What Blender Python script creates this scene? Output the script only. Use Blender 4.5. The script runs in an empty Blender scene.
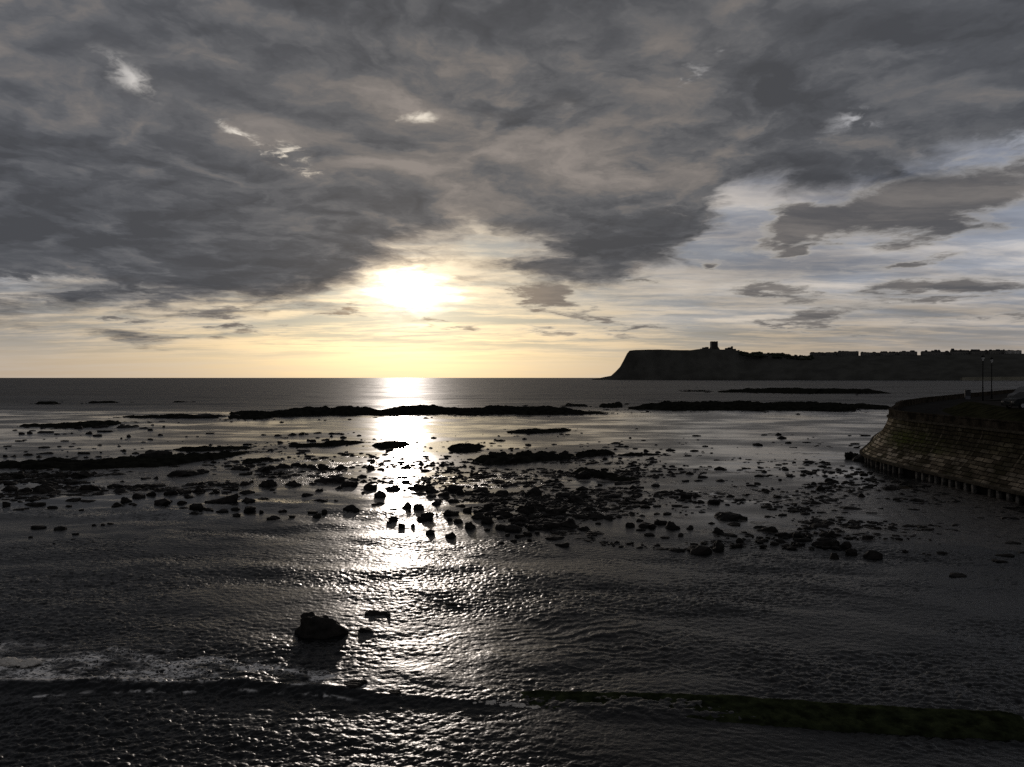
import bpy, bmesh, math, random
import numpy as np
from mathutils import Vector, Matrix, noise as mnoise
R = math.radians
scene = bpy.context.scene
COL = scene.collection

# ------------------------------------------------------------------ camera
CAM_H = 9.5                      # metres above still water
FOC = 705.0                      # focal length in photo pixels (photo is 1024 x 767)
HORIZON = 377.7                  # photo row of the horizon
cam_data = bpy.data.cameras.new('camera')
cam_data.sensor_width = 36.0
cam_data.lens = 36.0 * FOC / 1024.0
cam_data.clip_start = 0.1
cam_data.clip_end = 120000.0
cam = bpy.data.objects.new('camera', cam_data)
COL.objects.link(cam)
cam.location = (0, 0, CAM_H)
TILT = math.atan((383.5 - HORIZON) / FOC)
cam.rotation_euler = (R(90) - TILT, 0, 0)
scene.camera = cam
scene.render.resolution_x, scene.render.resolution_y = 1024, 767

def ground(px, py, z=0.0):
    """World point at height z seen at photo pixel (px, py)."""
    d = (CAM_H - z) * FOC / max(py - HORIZON, 0.05)
    return ((px - 512.0) / FOC * d, d)

def angles(px, py):
    """Azimuth and elevation (radians) of a photo pixel."""
    x, y, z = (px - 512.0) / FOC, 1.0, (HORIZON - py) / FOC
    return math.atan2(x, y), math.atan2(z, math.hypot(x, y))

# ------------------------------------------------------------------ sun, exposure
SUN_AZ, SUN_EL = angles(404, 292)
sun_dir = Vector((math.sin(SUN_AZ) * math.cos(SUN_EL), math.cos(SUN_AZ) * math.cos(SUN_EL), math.sin(SUN_EL)))
sl = bpy.data.lights.new('sun', 'SUN')
sl.energy = 2.0
sl.angle = R(0.5)
sl.color = (0.31, 0.275, 0.245)          # seen through thin cloud
so = bpy.data.objects.new('sun', sl)
COL.objects.link(so)
so.location = (-300, 2000, 280)
so.rotation_euler = sun_dir.to_track_quat('Z', 'Y').to_euler()
scene.view_settings.view_transform = 'Standard'
scene.view_settings.look = 'None'
scene.view_settings.gamma = 1.0
scene.view_settings.use_curve_mapping = False
scene.view_settings.exposure = 0.10
scene.render.engine = 'CYCLES'
scene.cycles.max_bounces = 4
scene.cycles.diffuse_bounces = 2
scene.cycles.glossy_bounces = 3
scene.cycles.transparent_max_bounces = 8
scene.cycles.caustics_reflective = False
scene.cycles.caustics_refractive = False
scene.cycles.use_denoising = False
scene.cycles.sample_clamp_indirect = 2.0

# ------------------------------------------------------------------ shader node shorthand
class NT:
    def __init__(self, tree):
        self.t = tree
    def n(self, kind, **kw):
        nd = self.t.nodes.new(kind)
        for k, v in kw.items():
            setattr(nd, k, v)
        return nd
    def put(self, sock, v):
        if isinstance(v, bpy.types.NodeSocket):
            self.t.links.new(v, sock)
        else:
            sock.default_value = v
    def m(self, op, a, b=None, c=None, clamp=False):
        nd = self.n('ShaderNodeMath', operation=op, use_clamp=clamp)
        self.put(nd.inputs[0], a)
        if b is not None: self.put(nd.inputs[1], b)
        if c is not None: self.put(nd.inputs[2], c)
        return nd.outputs[0]
    def add(self, a, b): return self.m('ADD', a, b)
    def sub(self, a, b): return self.m('SUBTRACT', a, b)
    def mul(self, a, b): return self.m('MULTIPLY', a, b)
    def mad(self, a, b, c): return self.m('MULTIPLY_ADD', a, b, c)
    def step(self, x, lo, hi, a=0.0, b=1.0, kind='SMOOTHSTEP'):
        nd = self.n('ShaderNodeMapRange', interpolation_type=kind)
        self.put(nd.inputs[0], x)
        nd.inputs[1].default_value, nd.inputs[2].default_value = lo, hi
        nd.inputs[3].default_value, nd.inputs[4].default_value = a, b
        return nd.outputs[0]
    def xyz(self, x, y, z=0.0):
        nd = self.n('ShaderNodeCombineXYZ')
        self.put(nd.inputs[0], x); self.put(nd.inputs[1], y); self.put(nd.inputs[2], z)
        return nd.outputs[0]
    def sep(self, v):
        nd = self.n('ShaderNodeSeparateXYZ')
        self.put(nd.inputs[0], v)
        return nd.outputs
    def vm(self, op, a, b=None, scale=None):
        nd = self.n('ShaderNodeVectorMath', operation=op)
        self.put(nd.inputs[0], a)
        if b is not None: self.put(nd.inputs[1], b)
        if scale is not None: self.put(nd.inputs['Scale'], scale)
        return nd.outputs[1] if op in ('DOT_PRODUCT', 'LENGTH', 'DISTANCE') else nd.outputs[0]
    def noise(self, v, scale, detail=4.0, rough=0.55, dist=0.0, color=False):
        nd = self.n('ShaderNodeTexNoise')
        self.put(nd.inputs['Vector'], v)
        nd.inputs['Scale'].default_value = scale
        nd.inputs['Detail'].default_value = detail
        nd.inputs['Roughness'].default_value = rough
        nd.inputs['Distortion'].default_value = dist
        return nd.outputs[1] if color else nd.outputs[0]
    def mix(self, f, a, b, blend='MIX'):
        nd = self.n('ShaderNodeMix', data_type='RGBA', blend_type=blend)
        self.put(nd.inputs[0], f)
        for s, v in ((nd.inputs[6], a), (nd.inputs[7], b)):
            if isinstance(v, bpy.types.NodeSocket): self.t.links.new(v, s)
            else: s.default_value = (v[0], v[1], v[2], 1.0)
        return nd.outputs[2]
    def mapping(self, v, loc, rot, scale, kind='TEXTURE'):
        nd = self.n('ShaderNodeMapping', vector_type=kind)
        self.put(nd.inputs[0], v)
        nd.inputs[1].default_value, nd.inputs[2].default_value, nd.inputs[3].default_value = loc, rot, scale
        return nd.outputs[0]
    def blob(self, v, c, r, rot=0.0):
        """1 at c falling linearly to 0 on the ellipse of radii r."""
        g = self.n('ShaderNodeTexGradient', gradient_type='SPHERICAL')
        self.t.links.new(self.mapping(v, (c[0], c[1], 0), (0, 0, rot), (r[0], r[1], 1)), g.inputs[0])
        return g.outputs[1]
    def blobs(self, v, rows, start=0.0):
        """Sum of weighted blobs; rows of (px, py, rx, ry, tilt in degrees, weight) in degrees of sky."""
        acc = start
        for px, py, rx, ry, tilt, w in rows:
            a, e = angles(px, py)
            acc = self.mad(self.blob(v, (a * K, e * K), (rx, ry), R(tilt)), w, acc)
        return acc

# ------------------------------------------------------------------ sky
K = 705.0                        # sky units: about one photo pixel of angle
world = bpy.data.worlds.new('World')
scene.world = world
world.use_nodes = True
wt = world.node_tree
wt.nodes.clear()
S = NT(wt)
out = S.n('ShaderNodeOutputWorld')
bg = S.n('ShaderNodeBackground')
bg.inputs['Strength'].default_value = 0.1
wt.links.new(bg.outputs[0], out.inputs[0])
D = S.n('ShaderNodeTexCoord').outputs['Generated']
dx, dy, dz = S.sep(D)
az = S.m('ARCTAN2', dx, dy)
el = S.m('ARCSINE', dz)
U, V = S.mul(az, K), S.mul(el, K)
P0 = S.xyz(U, V)
zz = S.add(S.m('MAXIMUM', dz, 0.0), 0.075)
Q = S.xyz(S.m('DIVIDE', dx, zz), S.m('DIVIDE', dy, zz))       # cloud-deck plane
warp = S.noise(Q, 1.1, 6.0, 0.6, color=True)
w1 = S.vm('MULTIPLY', S.vm('SUBTRACT', warp, (0.5, 0.5, 0.5)), (150.0, 80.0, 0.0))
P = S.vm('ADD', P0, w1)
zb = S.add(S.m('MAXIMUM', dz, 0.0), 0.20)
Qb = S.xyz(S.m('DIVIDE', dx, zb), S.m('DIVIDE', dy, zb))
Qb = S.vm('ADD', Qb, S.vm('SCALE', S.vm('SUBTRACT', warp, (0.5, 0.5, 0.5)), scale=0.55))

nsk = S.n('ShaderNodeTexSky', sky_type='NISHITA')
nsk.sun_disc = False
nsk.sun_elevation = SUN_EL
nsk.sun_rotation = SUN_AZ
nsk.altitude = 0.0
nsk.air_density = 1.0
nsk.dust_density = 2.0
nsk.ozone_density = 1.0
sky = nsk.outputs[0]
sky = S.mix(1.0, sky, (0.105, 0.14, 0.23), 'MULTIPLY')

cosun = S.vm('DOT_PRODUCT', D, tuple(sun_dir))
ang = S.m('ARCCOSINE', S.m('MINIMUM', cosun, 0.999999))
wide = S.m('POWER', 2.718, S.mul(ang, -3.2))              # broad forward scattering of the sun
near = S.m('POWER', 2.718, S.mul(ang, -9.0))

band = S.m('POWER', 2.718, S.mul(S.m('MAXIMUM', el, 0.0), -9.0))
sky = S.mix(1.0, sky, S.mix(S.mul(band, S.mad(wide, 0.52, 0.37)), (0, 0, 0), (5.7, 4.25, 2.6)), 'ADD')
sky = S.mix(1.0, sky, (1.0, 1.05, 1.3), 'ADD')
# high thin veil lit by the sun
n_veil = S.noise(S.vm('MULTIPLY', Q, (0.55, 1.0, 1.0)), 0.9, 5.0, 0.6)
veil = S.step(n_veil, 0.36, 0.68)
veil_col = S.mix(S.m('MINIMUM', S.mul(wide, 1.6), 1.0), (5.3, 5.5, 6.1), (6.4, 5.7, 4.5))
sky = S.mix(S.mul(S.mul(veil, 0.8), S.step(el, 0.03, 0.12, 0.25, 1.0)), sky, veil_col)
# aureole
Pw = S.vm('SUBTRACT', S.vm('ADD', P0, S.vm('SCALE', w1, scale=0.75)), (SUN_AZ * K + 4.0, SUN_EL * K + 2.0, 0.0))
glow = S.m('POWER', 2.718, S.mul(S.vm('DOT_PRODUCT', S.vm('MULTIPLY', Pw, (1 / 33.0, 1 / 23.0, 0.0)), S.vm('MULTIPLY', Pw, (1 / 33.0, 1 / 23.0, 0.0))), -1.0))
glow2 = S.m('POWER', 2.718, S.m('MULTIPLY', S.m('POWER', S.mul(ang, 1.0 / 0.10), 2.0), -1.0))
def addc(base, f, c):
    return S.mix(1.0, base, S.mix(f, (0, 0, 0), c), 'ADD')
sky = addc(sky, glow2, (1.2, 1.05, 0.8))
n_gl = S.noise(S.vm('MULTIPLY', P, (0.018, 0.045, 1.0)), 1.0, 5.0, 0.6)
sky = addc(sky, S.mul(glow, S.step(n_gl, 0.36, 0.60, 0.10, 1.0)), (24.0, 21.0, 16.0))

# fine streaks of thin cloud in the clear strip
n_s2 = S.noise(S.vm('MULTIPLY', S.vm('ADD', Q, S.vm('SCALE', warp, scale=0.5)), (0.45, 1.3, 1.0)), 1.7, 7.0, 0.62)
sk = S.step(n_s2, 0.38, 0.62)
tint = S.mix(sk, (0.68, 0.72, 0.78), (1.26, 1.17, 1.05))
sky = S.mix(S.step(el, 0.012, 0.06), sky, S.mix(1.0, sky, tint, 'MULTIPLY'))
# low streaky cloud, bright on its sunward rim
n_lo = S.mad(S.noise(Qb, 5.0, 8.0, 0.6, 0.3), 0.6, S.mul(S.noise(S.vm('MULTIPLY', Q, (0.7, 1.0, 1.0)), 1.35, 8.0, 0.62, 0.3), 0.4))
lo_cover = S.blobs(P, [
    (545, 298, 75, 24, -12, 1.25), (655, 288, 34, 10, 0, .8), (709, 266, 22, 9, 0, .8), (772, 284, 66, 15, 0, 1.2),
    (797, 254, 28, 9, 8, .9), (900, 207, 165, 32, 9, 1.25), (815, 214, 50, 24, -20, .5), (800, 216, 40, 24, 20, .7), (908, 257, 60, 9, 12, .9),
    (935, 290, 130, 15, 0, 1.0), (800, 315, 85, 12, 3, 1.0), (600, 327, 90, 10, 0, .8), (872, 337, 50, 8, 0, .7),
    (235, 322, 75, 9, -3, .85), (342, 311, 34, 9, -3, .9), (450, 324, 45, 8, 0, .7), (120, 331, 90, 7, 0, .6),
    (1000, 325, 70, 8, 0, .6), (690, 300, 60, 8, 0, .4),
], -0.30)
lo_f = S.add(S.mul(S.sub(n_lo, 0.5), 3.0), lo_cover)
lo_a = S.step(lo_f, -0.15, 0.42)
lo_t = S.step(lo_f, -0.05, 0.55)
lo_lit = S.mix(S.m('MINIMUM', S.mul(wide, 1.4), 1.0), (3.5, 3.4, 3.4), (7.4, 6.5, 4.9))
lo_in = S.mix(S.step(n_s2, 0.34, 0.66), (0.80, 0.79, 0.83), (1.65, 1.52, 1.45))
lo_col = S.mix(lo_t, lo_lit, S.mix(S.m('MINIMUM', S.mul(near, 1.7), 1.0), lo_in, (4.0, 2.9, 1.9)))
fade = S.step(el, 0.035, 0.07)
sky = S.mix(S.mul(S.mul(lo_a, fade), 0.93), sky, lo_col)

# the main deck: its lower edge as a curve of azimuth
edge = [(-40, 328), (0, 322), (60, 320), (150, 326), (230, 322), (300, 308), (350, 297), (385, 280), (430, 266), (480, 266),
        (530, 284), (600, 296), (645, 298), (684, 276), (712, 232), (765, 196), (830, 186), (900, 184), (960, 178), (1010, 172), (1064, 165)]
fc = S.n('ShaderNodeFloatCurve')
cv = fc.mapping.curves[0]
pts = []
for px, py in edge:
    a, e = angles(px, py)
    pts.append(((a * K + 560) / 1120.0, e * K / 300.0))
cv.points[0].location, cv.points[1].location = pts[0], pts[-1]
for q in pts[1:-1]:
    cv.points.new(*q)
fc.mapping.update()
Px, Py, _ = S.sep(P)
S.put(fc.inputs['Value'], S.m('DIVIDE', S.add(Px, 560.0), 1120.0, clamp=True))
deck_d = S.sub(Py, S.mul(fc.outputs[0], 300.0))              # sky units above the edge
n_dk = S.noise(Qb, 2.3, 10.0, 0.56, 0.25)
n_sh = S.noise(S.vm('ADD', Qb, (-0.010, 0.075, 0.0)), 2.3, 6.0, 0.52, 0.25)      # the same field a step towards the sun
relief_ = S.sub(n_dk, n_sh)
billow = S.step(n_dk, 0.40, 0.60)
Qr = S.mapping(Q, (0, 0, 0), (0, 0, R(-24)), (1.0, 1.0, 1.0), 'POINT')
n_st = S.noise(S.vm('MULTIPLY', S.vm('ADD', Qr, S.vm('SCALE', warp, scale=0.8)), (0.8, 2.6, 1.0)), 1.7, 8.0, 0.62)
n_big = S.noise(Q, 0.62, 5.0, 0.5)
holes = S.blobs(P, [
    (296, 152, 32, 20, -20, 2.0), (255, 134, 32, 16, -35, 1.7), (418, 130, 36, 9, 3, 1.35), (475, 126, 50, 8, 3, .45), (140, 66, 60, 24, -20, .85),
    (693, 68, 50, 19, 18, .92), (870, 113, 64, 20, 14, .88), (925, 3, 90, 18, 0, .42), (1012, 148, 60, 34, 20, 1.25), (70, 281, 70, 16, 0, .75),
    (5, 292, 50, 20, 0, .8), (560, 108, 34, 14, -10, .55), (664, 213, 50, 10, -8, .6), (610, 120, 40, 14, 0, .4),
])
hn = S.mad(n_dk, 0.8, S.noise(Qb, 11.0, 6.0, 0.62, 0.4))
holes = S.mul(holes, S.step(hn, 0.62, 1.14, 0.0, 1.25))
deck_f = S.sub(S.add(S.mul(deck_d, 1 / 42.0), S.add(S.mul(S.sub(n_dk, 0.5), 3.2), S.mul(S.sub(n_st, 0.5), 0.5))), S.mul(holes, 0.5))
deck_f = S.m('MINIMUM', deck_f, S.sub(1.05, holes))
deck_a = S.step(deck_f, -0.25, 0.75)
tone = S.blobs(P, [
    (300, 118, 250, 70, 10, .42), (500, 165, 190, 62, 0, .62), (330, 30, 330, 22, -6, .35), (700, 150, 110, 42, 0, .45), (620, 165, 110, 40, 0, .40),
    (350, 225, 190, 30, -10, .36), (480, 215, 130, 40, 0, .30), (70, 95, 230, 70, -12, .26), (640, 95, 120, 50, 20, .22), (770, 62, 130, 36, 0, .22), (760, 35, 120, 30, 0, .12), (600, 60, 130, 40, 0, .10),
    (110, 205, 330, 85, 4, -.50), (560, 95, 130, 34, 8, -.34), (740, 108, 130, 40, 0, -.30), (880, 50, 200, 60, 0, -.30), (610, 235, 130, 36, 0, -.32),
    (250, 275, 220, 40, 0, -.14), (430, 195, 120, 20, -4, -.22), (850, 165, 180, 26, 0, -.14), (480, 20, 220, 28, 0, -.14), (735, 182, 60, 16, 12, -.30),
    (655, 165, 60, 18, 0, -.30),
], 0.38)
tone = S.mul(tone, 0.85)
tone = S.add(tone, S.add(S.mad(S.sub(0.5, billow), 0.30, S.mul(relief_, -2.6)), S.add(S.mul(S.sub(n_big, 0.5), 0.6), S.mul(S.sub(n_st, 0.5), 0.55))))
tone = S.mad(S.sub(tone, 0.44), 0.80, 0.44)
ramp = S.n('ShaderNodeValToRGB')
cr = ramp.color_ramp
stops = [(0.0, (.56, .575, .63)), (.26, (.78, .80, .87)), (.46, (1.12, 1.12, 1.17)), (.66, (1.62, 1.48, 1.40)), (1.0, (2.5, 2.2, 2.0))]
cr.elements[0].position, cr.elements[0].color = stops[0][0], (*stops[0][1], 1)
cr.elements[1].position, cr.elements[1].color = stops[-1][0], (*stops[-1][1], 1)
for p_, c_ in stops[1:-1]:
    e_ = cr.elements.new(p_); e_.color = (*c_, 1)
S.put(ramp.inputs[0], tone)
dcol = ramp.outputs[0]
dcol = S.mix(S.mul(S.step(Px, -80, -420), 0.35), dcol, S.mix(1.0, dcol, (.93, 1.0, 1.12), 'MULTIPLY'))
dcol = S.mix(S.mul(S.step(Px, 150, 420), 0.35), dcol, S.mix(1.0, dcol, (.93, 1.0, 1.10), 'MULTIPLY'))
dcol = addc(dcol, S.mul(S.step(deck_f, 1.3, 0.1), S.m('MINIMUM', near, 1.0)), (5.0, 3.9, 2.8))   # thin rim near the sun
hole_lit = S.mix(S.m('MINIMUM', S.mul(wide, 1.2), 1.0), (4.6, 4.9, 5.6), (10.0, 8.4, 6.0))
under = S.mix(S.step(deck_d, 10.0, 60.0), sky, hole_lit)
sky = S.mix(S.mul(deck_a, 0.985), under, dcol)
# below the horizon: dark water colour, so nothing bright leaks from under the sea sheet
sky = S.mix(S.step(el, -0.002, -0.02), sky, (0.5, 0.5, 0.5))
wt.links.new(sky, bg.inputs['Color'])

# ------------------------------------------------------------------ object helpers
def link(name, me, mat=None, parent=None):
    o = bpy.data.objects.new(name, me)
    COL.objects.link(o)
    if mat is not None and not me.materials:
        me.materials.append(mat)
    if parent is not None:
        o.parent = parent
    return o

def tag(o, label=None, cat=None, group=None, kind=None):
    if label: o['label'] = label
    if cat: o['category'] = cat
    if group: o['group'] = group
    if kind: o['kind'] = kind
    return o

def empty(name, loc, rz=0.0):
    o = bpy.data.objects.new(name, None)
    COL.objects.link(o)
    o.location = loc
    o.rotation_euler = (0, 0, rz)
    return o

def mesh(name, verts, faces, smooth=False):
    me = bpy.data.meshes.new(name)
    me.from_pydata([tuple(map(float, v)) for v in verts], [], [tuple(map(int, f)) for f in faces])
    if smooth:
        me.polygons.foreach_set('use_smooth', [True] * len(me.polygons))
    me.update()
    return me

def grid_mesh(name, X, Y, Z, smooth=True):
    """Quad sheet from 2-D arrays of coordinates."""
    nr, nc = X.shape
    co = np.stack([X, Y, Z], -1).reshape(-1, 3).astype(np.float32)
    i = np.arange(nr * nc).reshape(nr, nc)
    q = np.stack([i[:-1, :-1], i[:-1, 1:], i[1:, 1:], i[1:, :-1]], -1).reshape(-1).astype(np.int32)
    nf = len(q) // 4
    me = bpy.data.meshes.new(name)
    me.vertices.add(len(co)); me.vertices.foreach_set('co', co.ravel())
    me.loops.add(len(q)); me.loops.foreach_set('vertex_index', q)
    me.polygons.add(nf)
    me.polygons.foreach_set('loop_start', np.arange(0, nf * 4, 4, dtype=np.int32))
    me.polygons.foreach_set('use_smooth', np.full(nf, smooth))
    me.update(calc_edges=True)
    return me

class MB:
    """Collects boxes, tubes and prisms into one mesh."""
    def __init__(self): self.v, self.f = [], []
    def add(self, v, f):
        k = len(self.v)
        self.v += [tuple(p) for p in v]
        self.f += [tuple(i + k for i in q) for q in f]
        return self
    def box(self, c, s, rz=0.0, taper=1.0):
        cx, cy, cz = c; hx, hy, hz = s[0] / 2, s[1] / 2, s[2] / 2
        co, si = math.cos(rz), math.sin(rz)
        v = []
        for z in (-1, 1):
            t = taper if z > 0 else 1.0
            for x, y in ((-1, -1), (1, -1), (1, 1), (-1, 1)):
                a, b = x * hx * t, y * hy * t
                v.append((cx + a * co - b * si, cy + a * si + b * co, cz + z * hz))
        return self.add(v, [(0, 3, 2, 1), (4, 5, 6, 7), (0, 1, 5, 4), (1, 2, 6, 5), (2, 3, 7, 6), (3, 0, 4, 7)])
    def lathe(self, c, prof, n=12):
        v, f = [], []
        for r, z in prof:
            for k in range(n):
                a = 2 * math.pi * k / n
                v.append((c[0] + r * math.cos(a), c[1] + r * math.sin(a), c[2] + z))
        m = len(prof)
        for j in range(m - 1):
            for k in range(n):
                k2 = (k + 1) % n
                f.append((j * n + k, j * n + k2, (j + 1) * n + k2, (j + 1) * n + k))
        f.append(tuple(range(n))[::-1]); f.append(tuple((m - 1) * n + k for k in range(n)))
        return self.add(v, f)
    def prism(self, poly, y0, y1):
        """Outline in x,z pushed along y."""
        n = len(poly)
        v = [(x, y0, z) for x, z in poly] + [(x, y1, z) for x, z in poly]
        f = [tuple(range(n)), tuple(range(2 * n - 1, n - 1, -1))]
        for k in range(n):
            k2 = (k + 1) % n
            f.append((k2, k, n + k, n + k2))
        return self.add(v, f)
    def build(self, name, mat, parent=None, smooth=False, bevel=0.0):
        me = mesh(name, self.v, self.f, smooth)
        if bevel:
            bm = bmesh.new(); bm.from_mesh(me)
            bmesh.ops.bevel(bm, geom=list(bm.edges), offset=bevel, segments=2, affect='EDGES', profile=0.6)
            bm.to_mesh(me); bm.free()
        return link(name, me, mat, parent)

def material(name):
    m = bpy.data.materials.new(name)
    m.use_nodes = True
    t = NT(m.node_tree)
    b = m.node_tree.nodes['Principled BSDF']
    return m, t, b

def simple(name, col, rough=0.7, var=0.25, scale=3.0, spec=0.3, bump=0.0, bscale=20.0, metallic=0.0):
    m, t, b = material(name)
    p = t.n('ShaderNodeNewGeometry').outputs['Position']
    n = t.noise(p, scale, 5.0, 0.6)
    c = t.mix(t.step(n, 0.3, 0.7), tuple(c * (1 - var) for c in col), tuple(c * (1 + var) for c in col))
    t.put(b.inputs['Base Color'], c)
    b.inputs['Roughness'].default_value = rough
    b.inputs['Specular IOR Level'].default_value = spec
    b.inputs['Metallic'].default_value = metallic
    if bump:
        bn = t.n('ShaderNodeBump'); bn.inputs['Strength'].default_value = 0.7
        bn.inputs['Distance'].default_value = bump
        t.put(bn.inputs['Height'], t.noise(p, bscale, 6.0, 0.65))
        t.put(b.inputs['Normal'], bn.outputs[0])
    return m

rng = np.random.default_rng(7)

# smooth value noise on arrays (sum of random sines is too regular, so a hashed lattice)
def vnoise(x, y, seed=0):
    xi, yi = np.floor(x).astype(np.int64), np.floor(y).astype(np.int64)
    fx, fy = x - xi, y - yi
    fx, fy = fx * fx * (3 - 2 * fx), fy * fy * (3 - 2 * fy)
    def h(a, b):
        n = (a * 374761393 + b * 668265263 + seed * 1442695041) & 0xffffffff
        n = ((n ^ (n >> 13)) * 1274126177) & 0xffffffff
        return ((n ^ (n >> 16)) & 0xffff) / 65535.0
    return (h(xi, yi) * (1 - fx) + h(xi + 1, yi) * fx) * (1 - fy) + (h(xi, yi + 1) * (1 - fx) + h(xi + 1, yi + 1) * fx) * fy

def fbm(x, y, oct=4, seed=0, gain=0.5):
    s, a, t = 0.0, 1.0, 0.0
    for o in range(oct):
        s = s + a * vnoise(x * 2 ** o + 17.3 * o, y * 2 ** o - 9.1 * o, seed + o)
        t += a
        a *= gain
    return s / t

def sstep(x, a, b):
    t = np.clip((x - a) / (b - a), 0, 1)
    return t * t * (3 - 2 * t)

# ------------------------------------------------------------------ water and sand
# rows follow the eye's resolution on the ground: fine close by, coarse far out
rows = np.concatenate([np.arange(860, 560, -0.62), np.arange(560, 395, -0.34), np.arange(395, 378.6, -0.5)])
RD = CAM_H * FOC / (rows - HORIZON)
RD = np.concatenate([[3.0, 6.0, 9.0, 11.5], RD, [9000, 14000, 25000, 60000]])
RA = np.concatenate([np.linspace(-1.25, -0.72, 60)[:-1], np.linspace(-0.72, 0.72, 1750), np.linspace(0.72, 1.25, 60)[1:]])
DD, AA = np.meshgrid(RD, RA, indexing='ij')
GX, GY = DD * np.tan(AA), DD * 1.0
PXX, PYY = 512 + FOC * GX / GY, HORIZON + CAM_H * FOC / GY      # only to shape the shore below; world coords are GX, GY

def wave_patch(L, N, lmin, lmax, spread, seed, power):
    """Periodic random sea of side L metres: height and the two horizontal pulls that sharpen crests."""
    k1 = 2 * np.pi * np.fft.fftfreq(N, L / N)
    kx, ky = np.meshgrid(k1, k1, indexing='xy')
    k = np.hypot(kx, ky); k[0, 0] = 1
    amp = k ** (-power)
    amp[(k < 2 * np.pi / lmax) | (k > 2 * np.pi / lmin)] = 0
    amp[0, 0] = 0
    th = np.arctan2(ky, kx)
    amp = amp * (0.55 + np.abs(np.cos(th - spread)) ** 3)
    r = np.random.default_rng(seed)
    spec = amp * (r.normal(size=(N, N)) + 1j * r.normal(size=(N, N)))
    h = np.real(np.fft.ifft2(spec))
    sx = np.real(np.fft.ifft2(spec * 1j * kx)); sy = np.real(np.fft.ifft2(spec * 1j * ky))
    s = np.sqrt((sx ** 2 + sy ** 2).mean())
    qx = np.real(np.fft.ifft2(spec * -1j * kx / k)); qy = np.real(np.fft.ifft2(spec * -1j * ky / k))
    return h / s, qx / s, qy / s                       # rms slope 1

def sample(P, L, x, y):
    N = P.shape[0]
    u, v = (x / L * N) % N, (y / L * N) % N
    i, j = np.floor(u).astype(np.int32), np.floor(v).astype(np.int32)
    fu, fv = (u - i).astype(np.float32), (v - j).astype(np.float32)
    i2, j2 = (i + 1) % N, (j + 1) % N
    i, j = i % N, j % N
    return (P[j, i] * (1 - fu) + P[j, i2] * fu) * (1 - fv) + (P[j2, i] * (1 - fu) + P[j2, i2] * fu) * fv

# near edge of the rocky flats, as a row of the photo for each column, turned into metres
def flat_edge(az_px):
    px = np.array([-400, 0, 180, 300, 400, 500, 600, 680, 760, 900, 1024, 1500])
    py = np.array([512, 508, 506, 496, 490, 520, 545, 552, 547, 552, 566, 590])
    return CAM_H * FOC / (np.interp(az_px, px, py) - HORIZON)
EDGE_D = flat_edge(PXX)
flat = sstep(GY, EDGE_D * 0.97, EDGE_D * 1.12) * (1 - sstep(GY, 88, 112))    # 1 on the rocky, gravelly flats
calm = sstep(GY, EDGE_D * 0.98, EDGE_D * 1.2) * (1 - sstep(GY, 160, 240))

# the weir: a low step that the ebb pours over, along a line near the drone
def weir_y(x):
    return np.interp(x, [-40, -15.2, -9.0, -6.0, -4.4, -1.0, 0.6, 4.0, 8.0, 15.2, 40], [22.4, 21.9, 21.9, 21.6, 21.1, 20.6, 20.6, 19.9, 19.6, 18.9, 17.5])
wy = weir_y(GX) + 0.35 * (fbm(GX * 0.35, GY * 0.0, 3, 91) - 0.5) + 0.18 * (fbm(GX * 1.6, GY * 0.3, 3, 92) - 0.5)
drop = sstep(GY, wy - 0.55, wy + 0.1)                  # 0 below the step, 1 above it
WEIR_H = 0.15
pour = np.interp(GX, [-30, -5.0, -2.0, 0.5, 30], [1.0, 1.0, 0.6, 0.35, 0.3])

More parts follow.
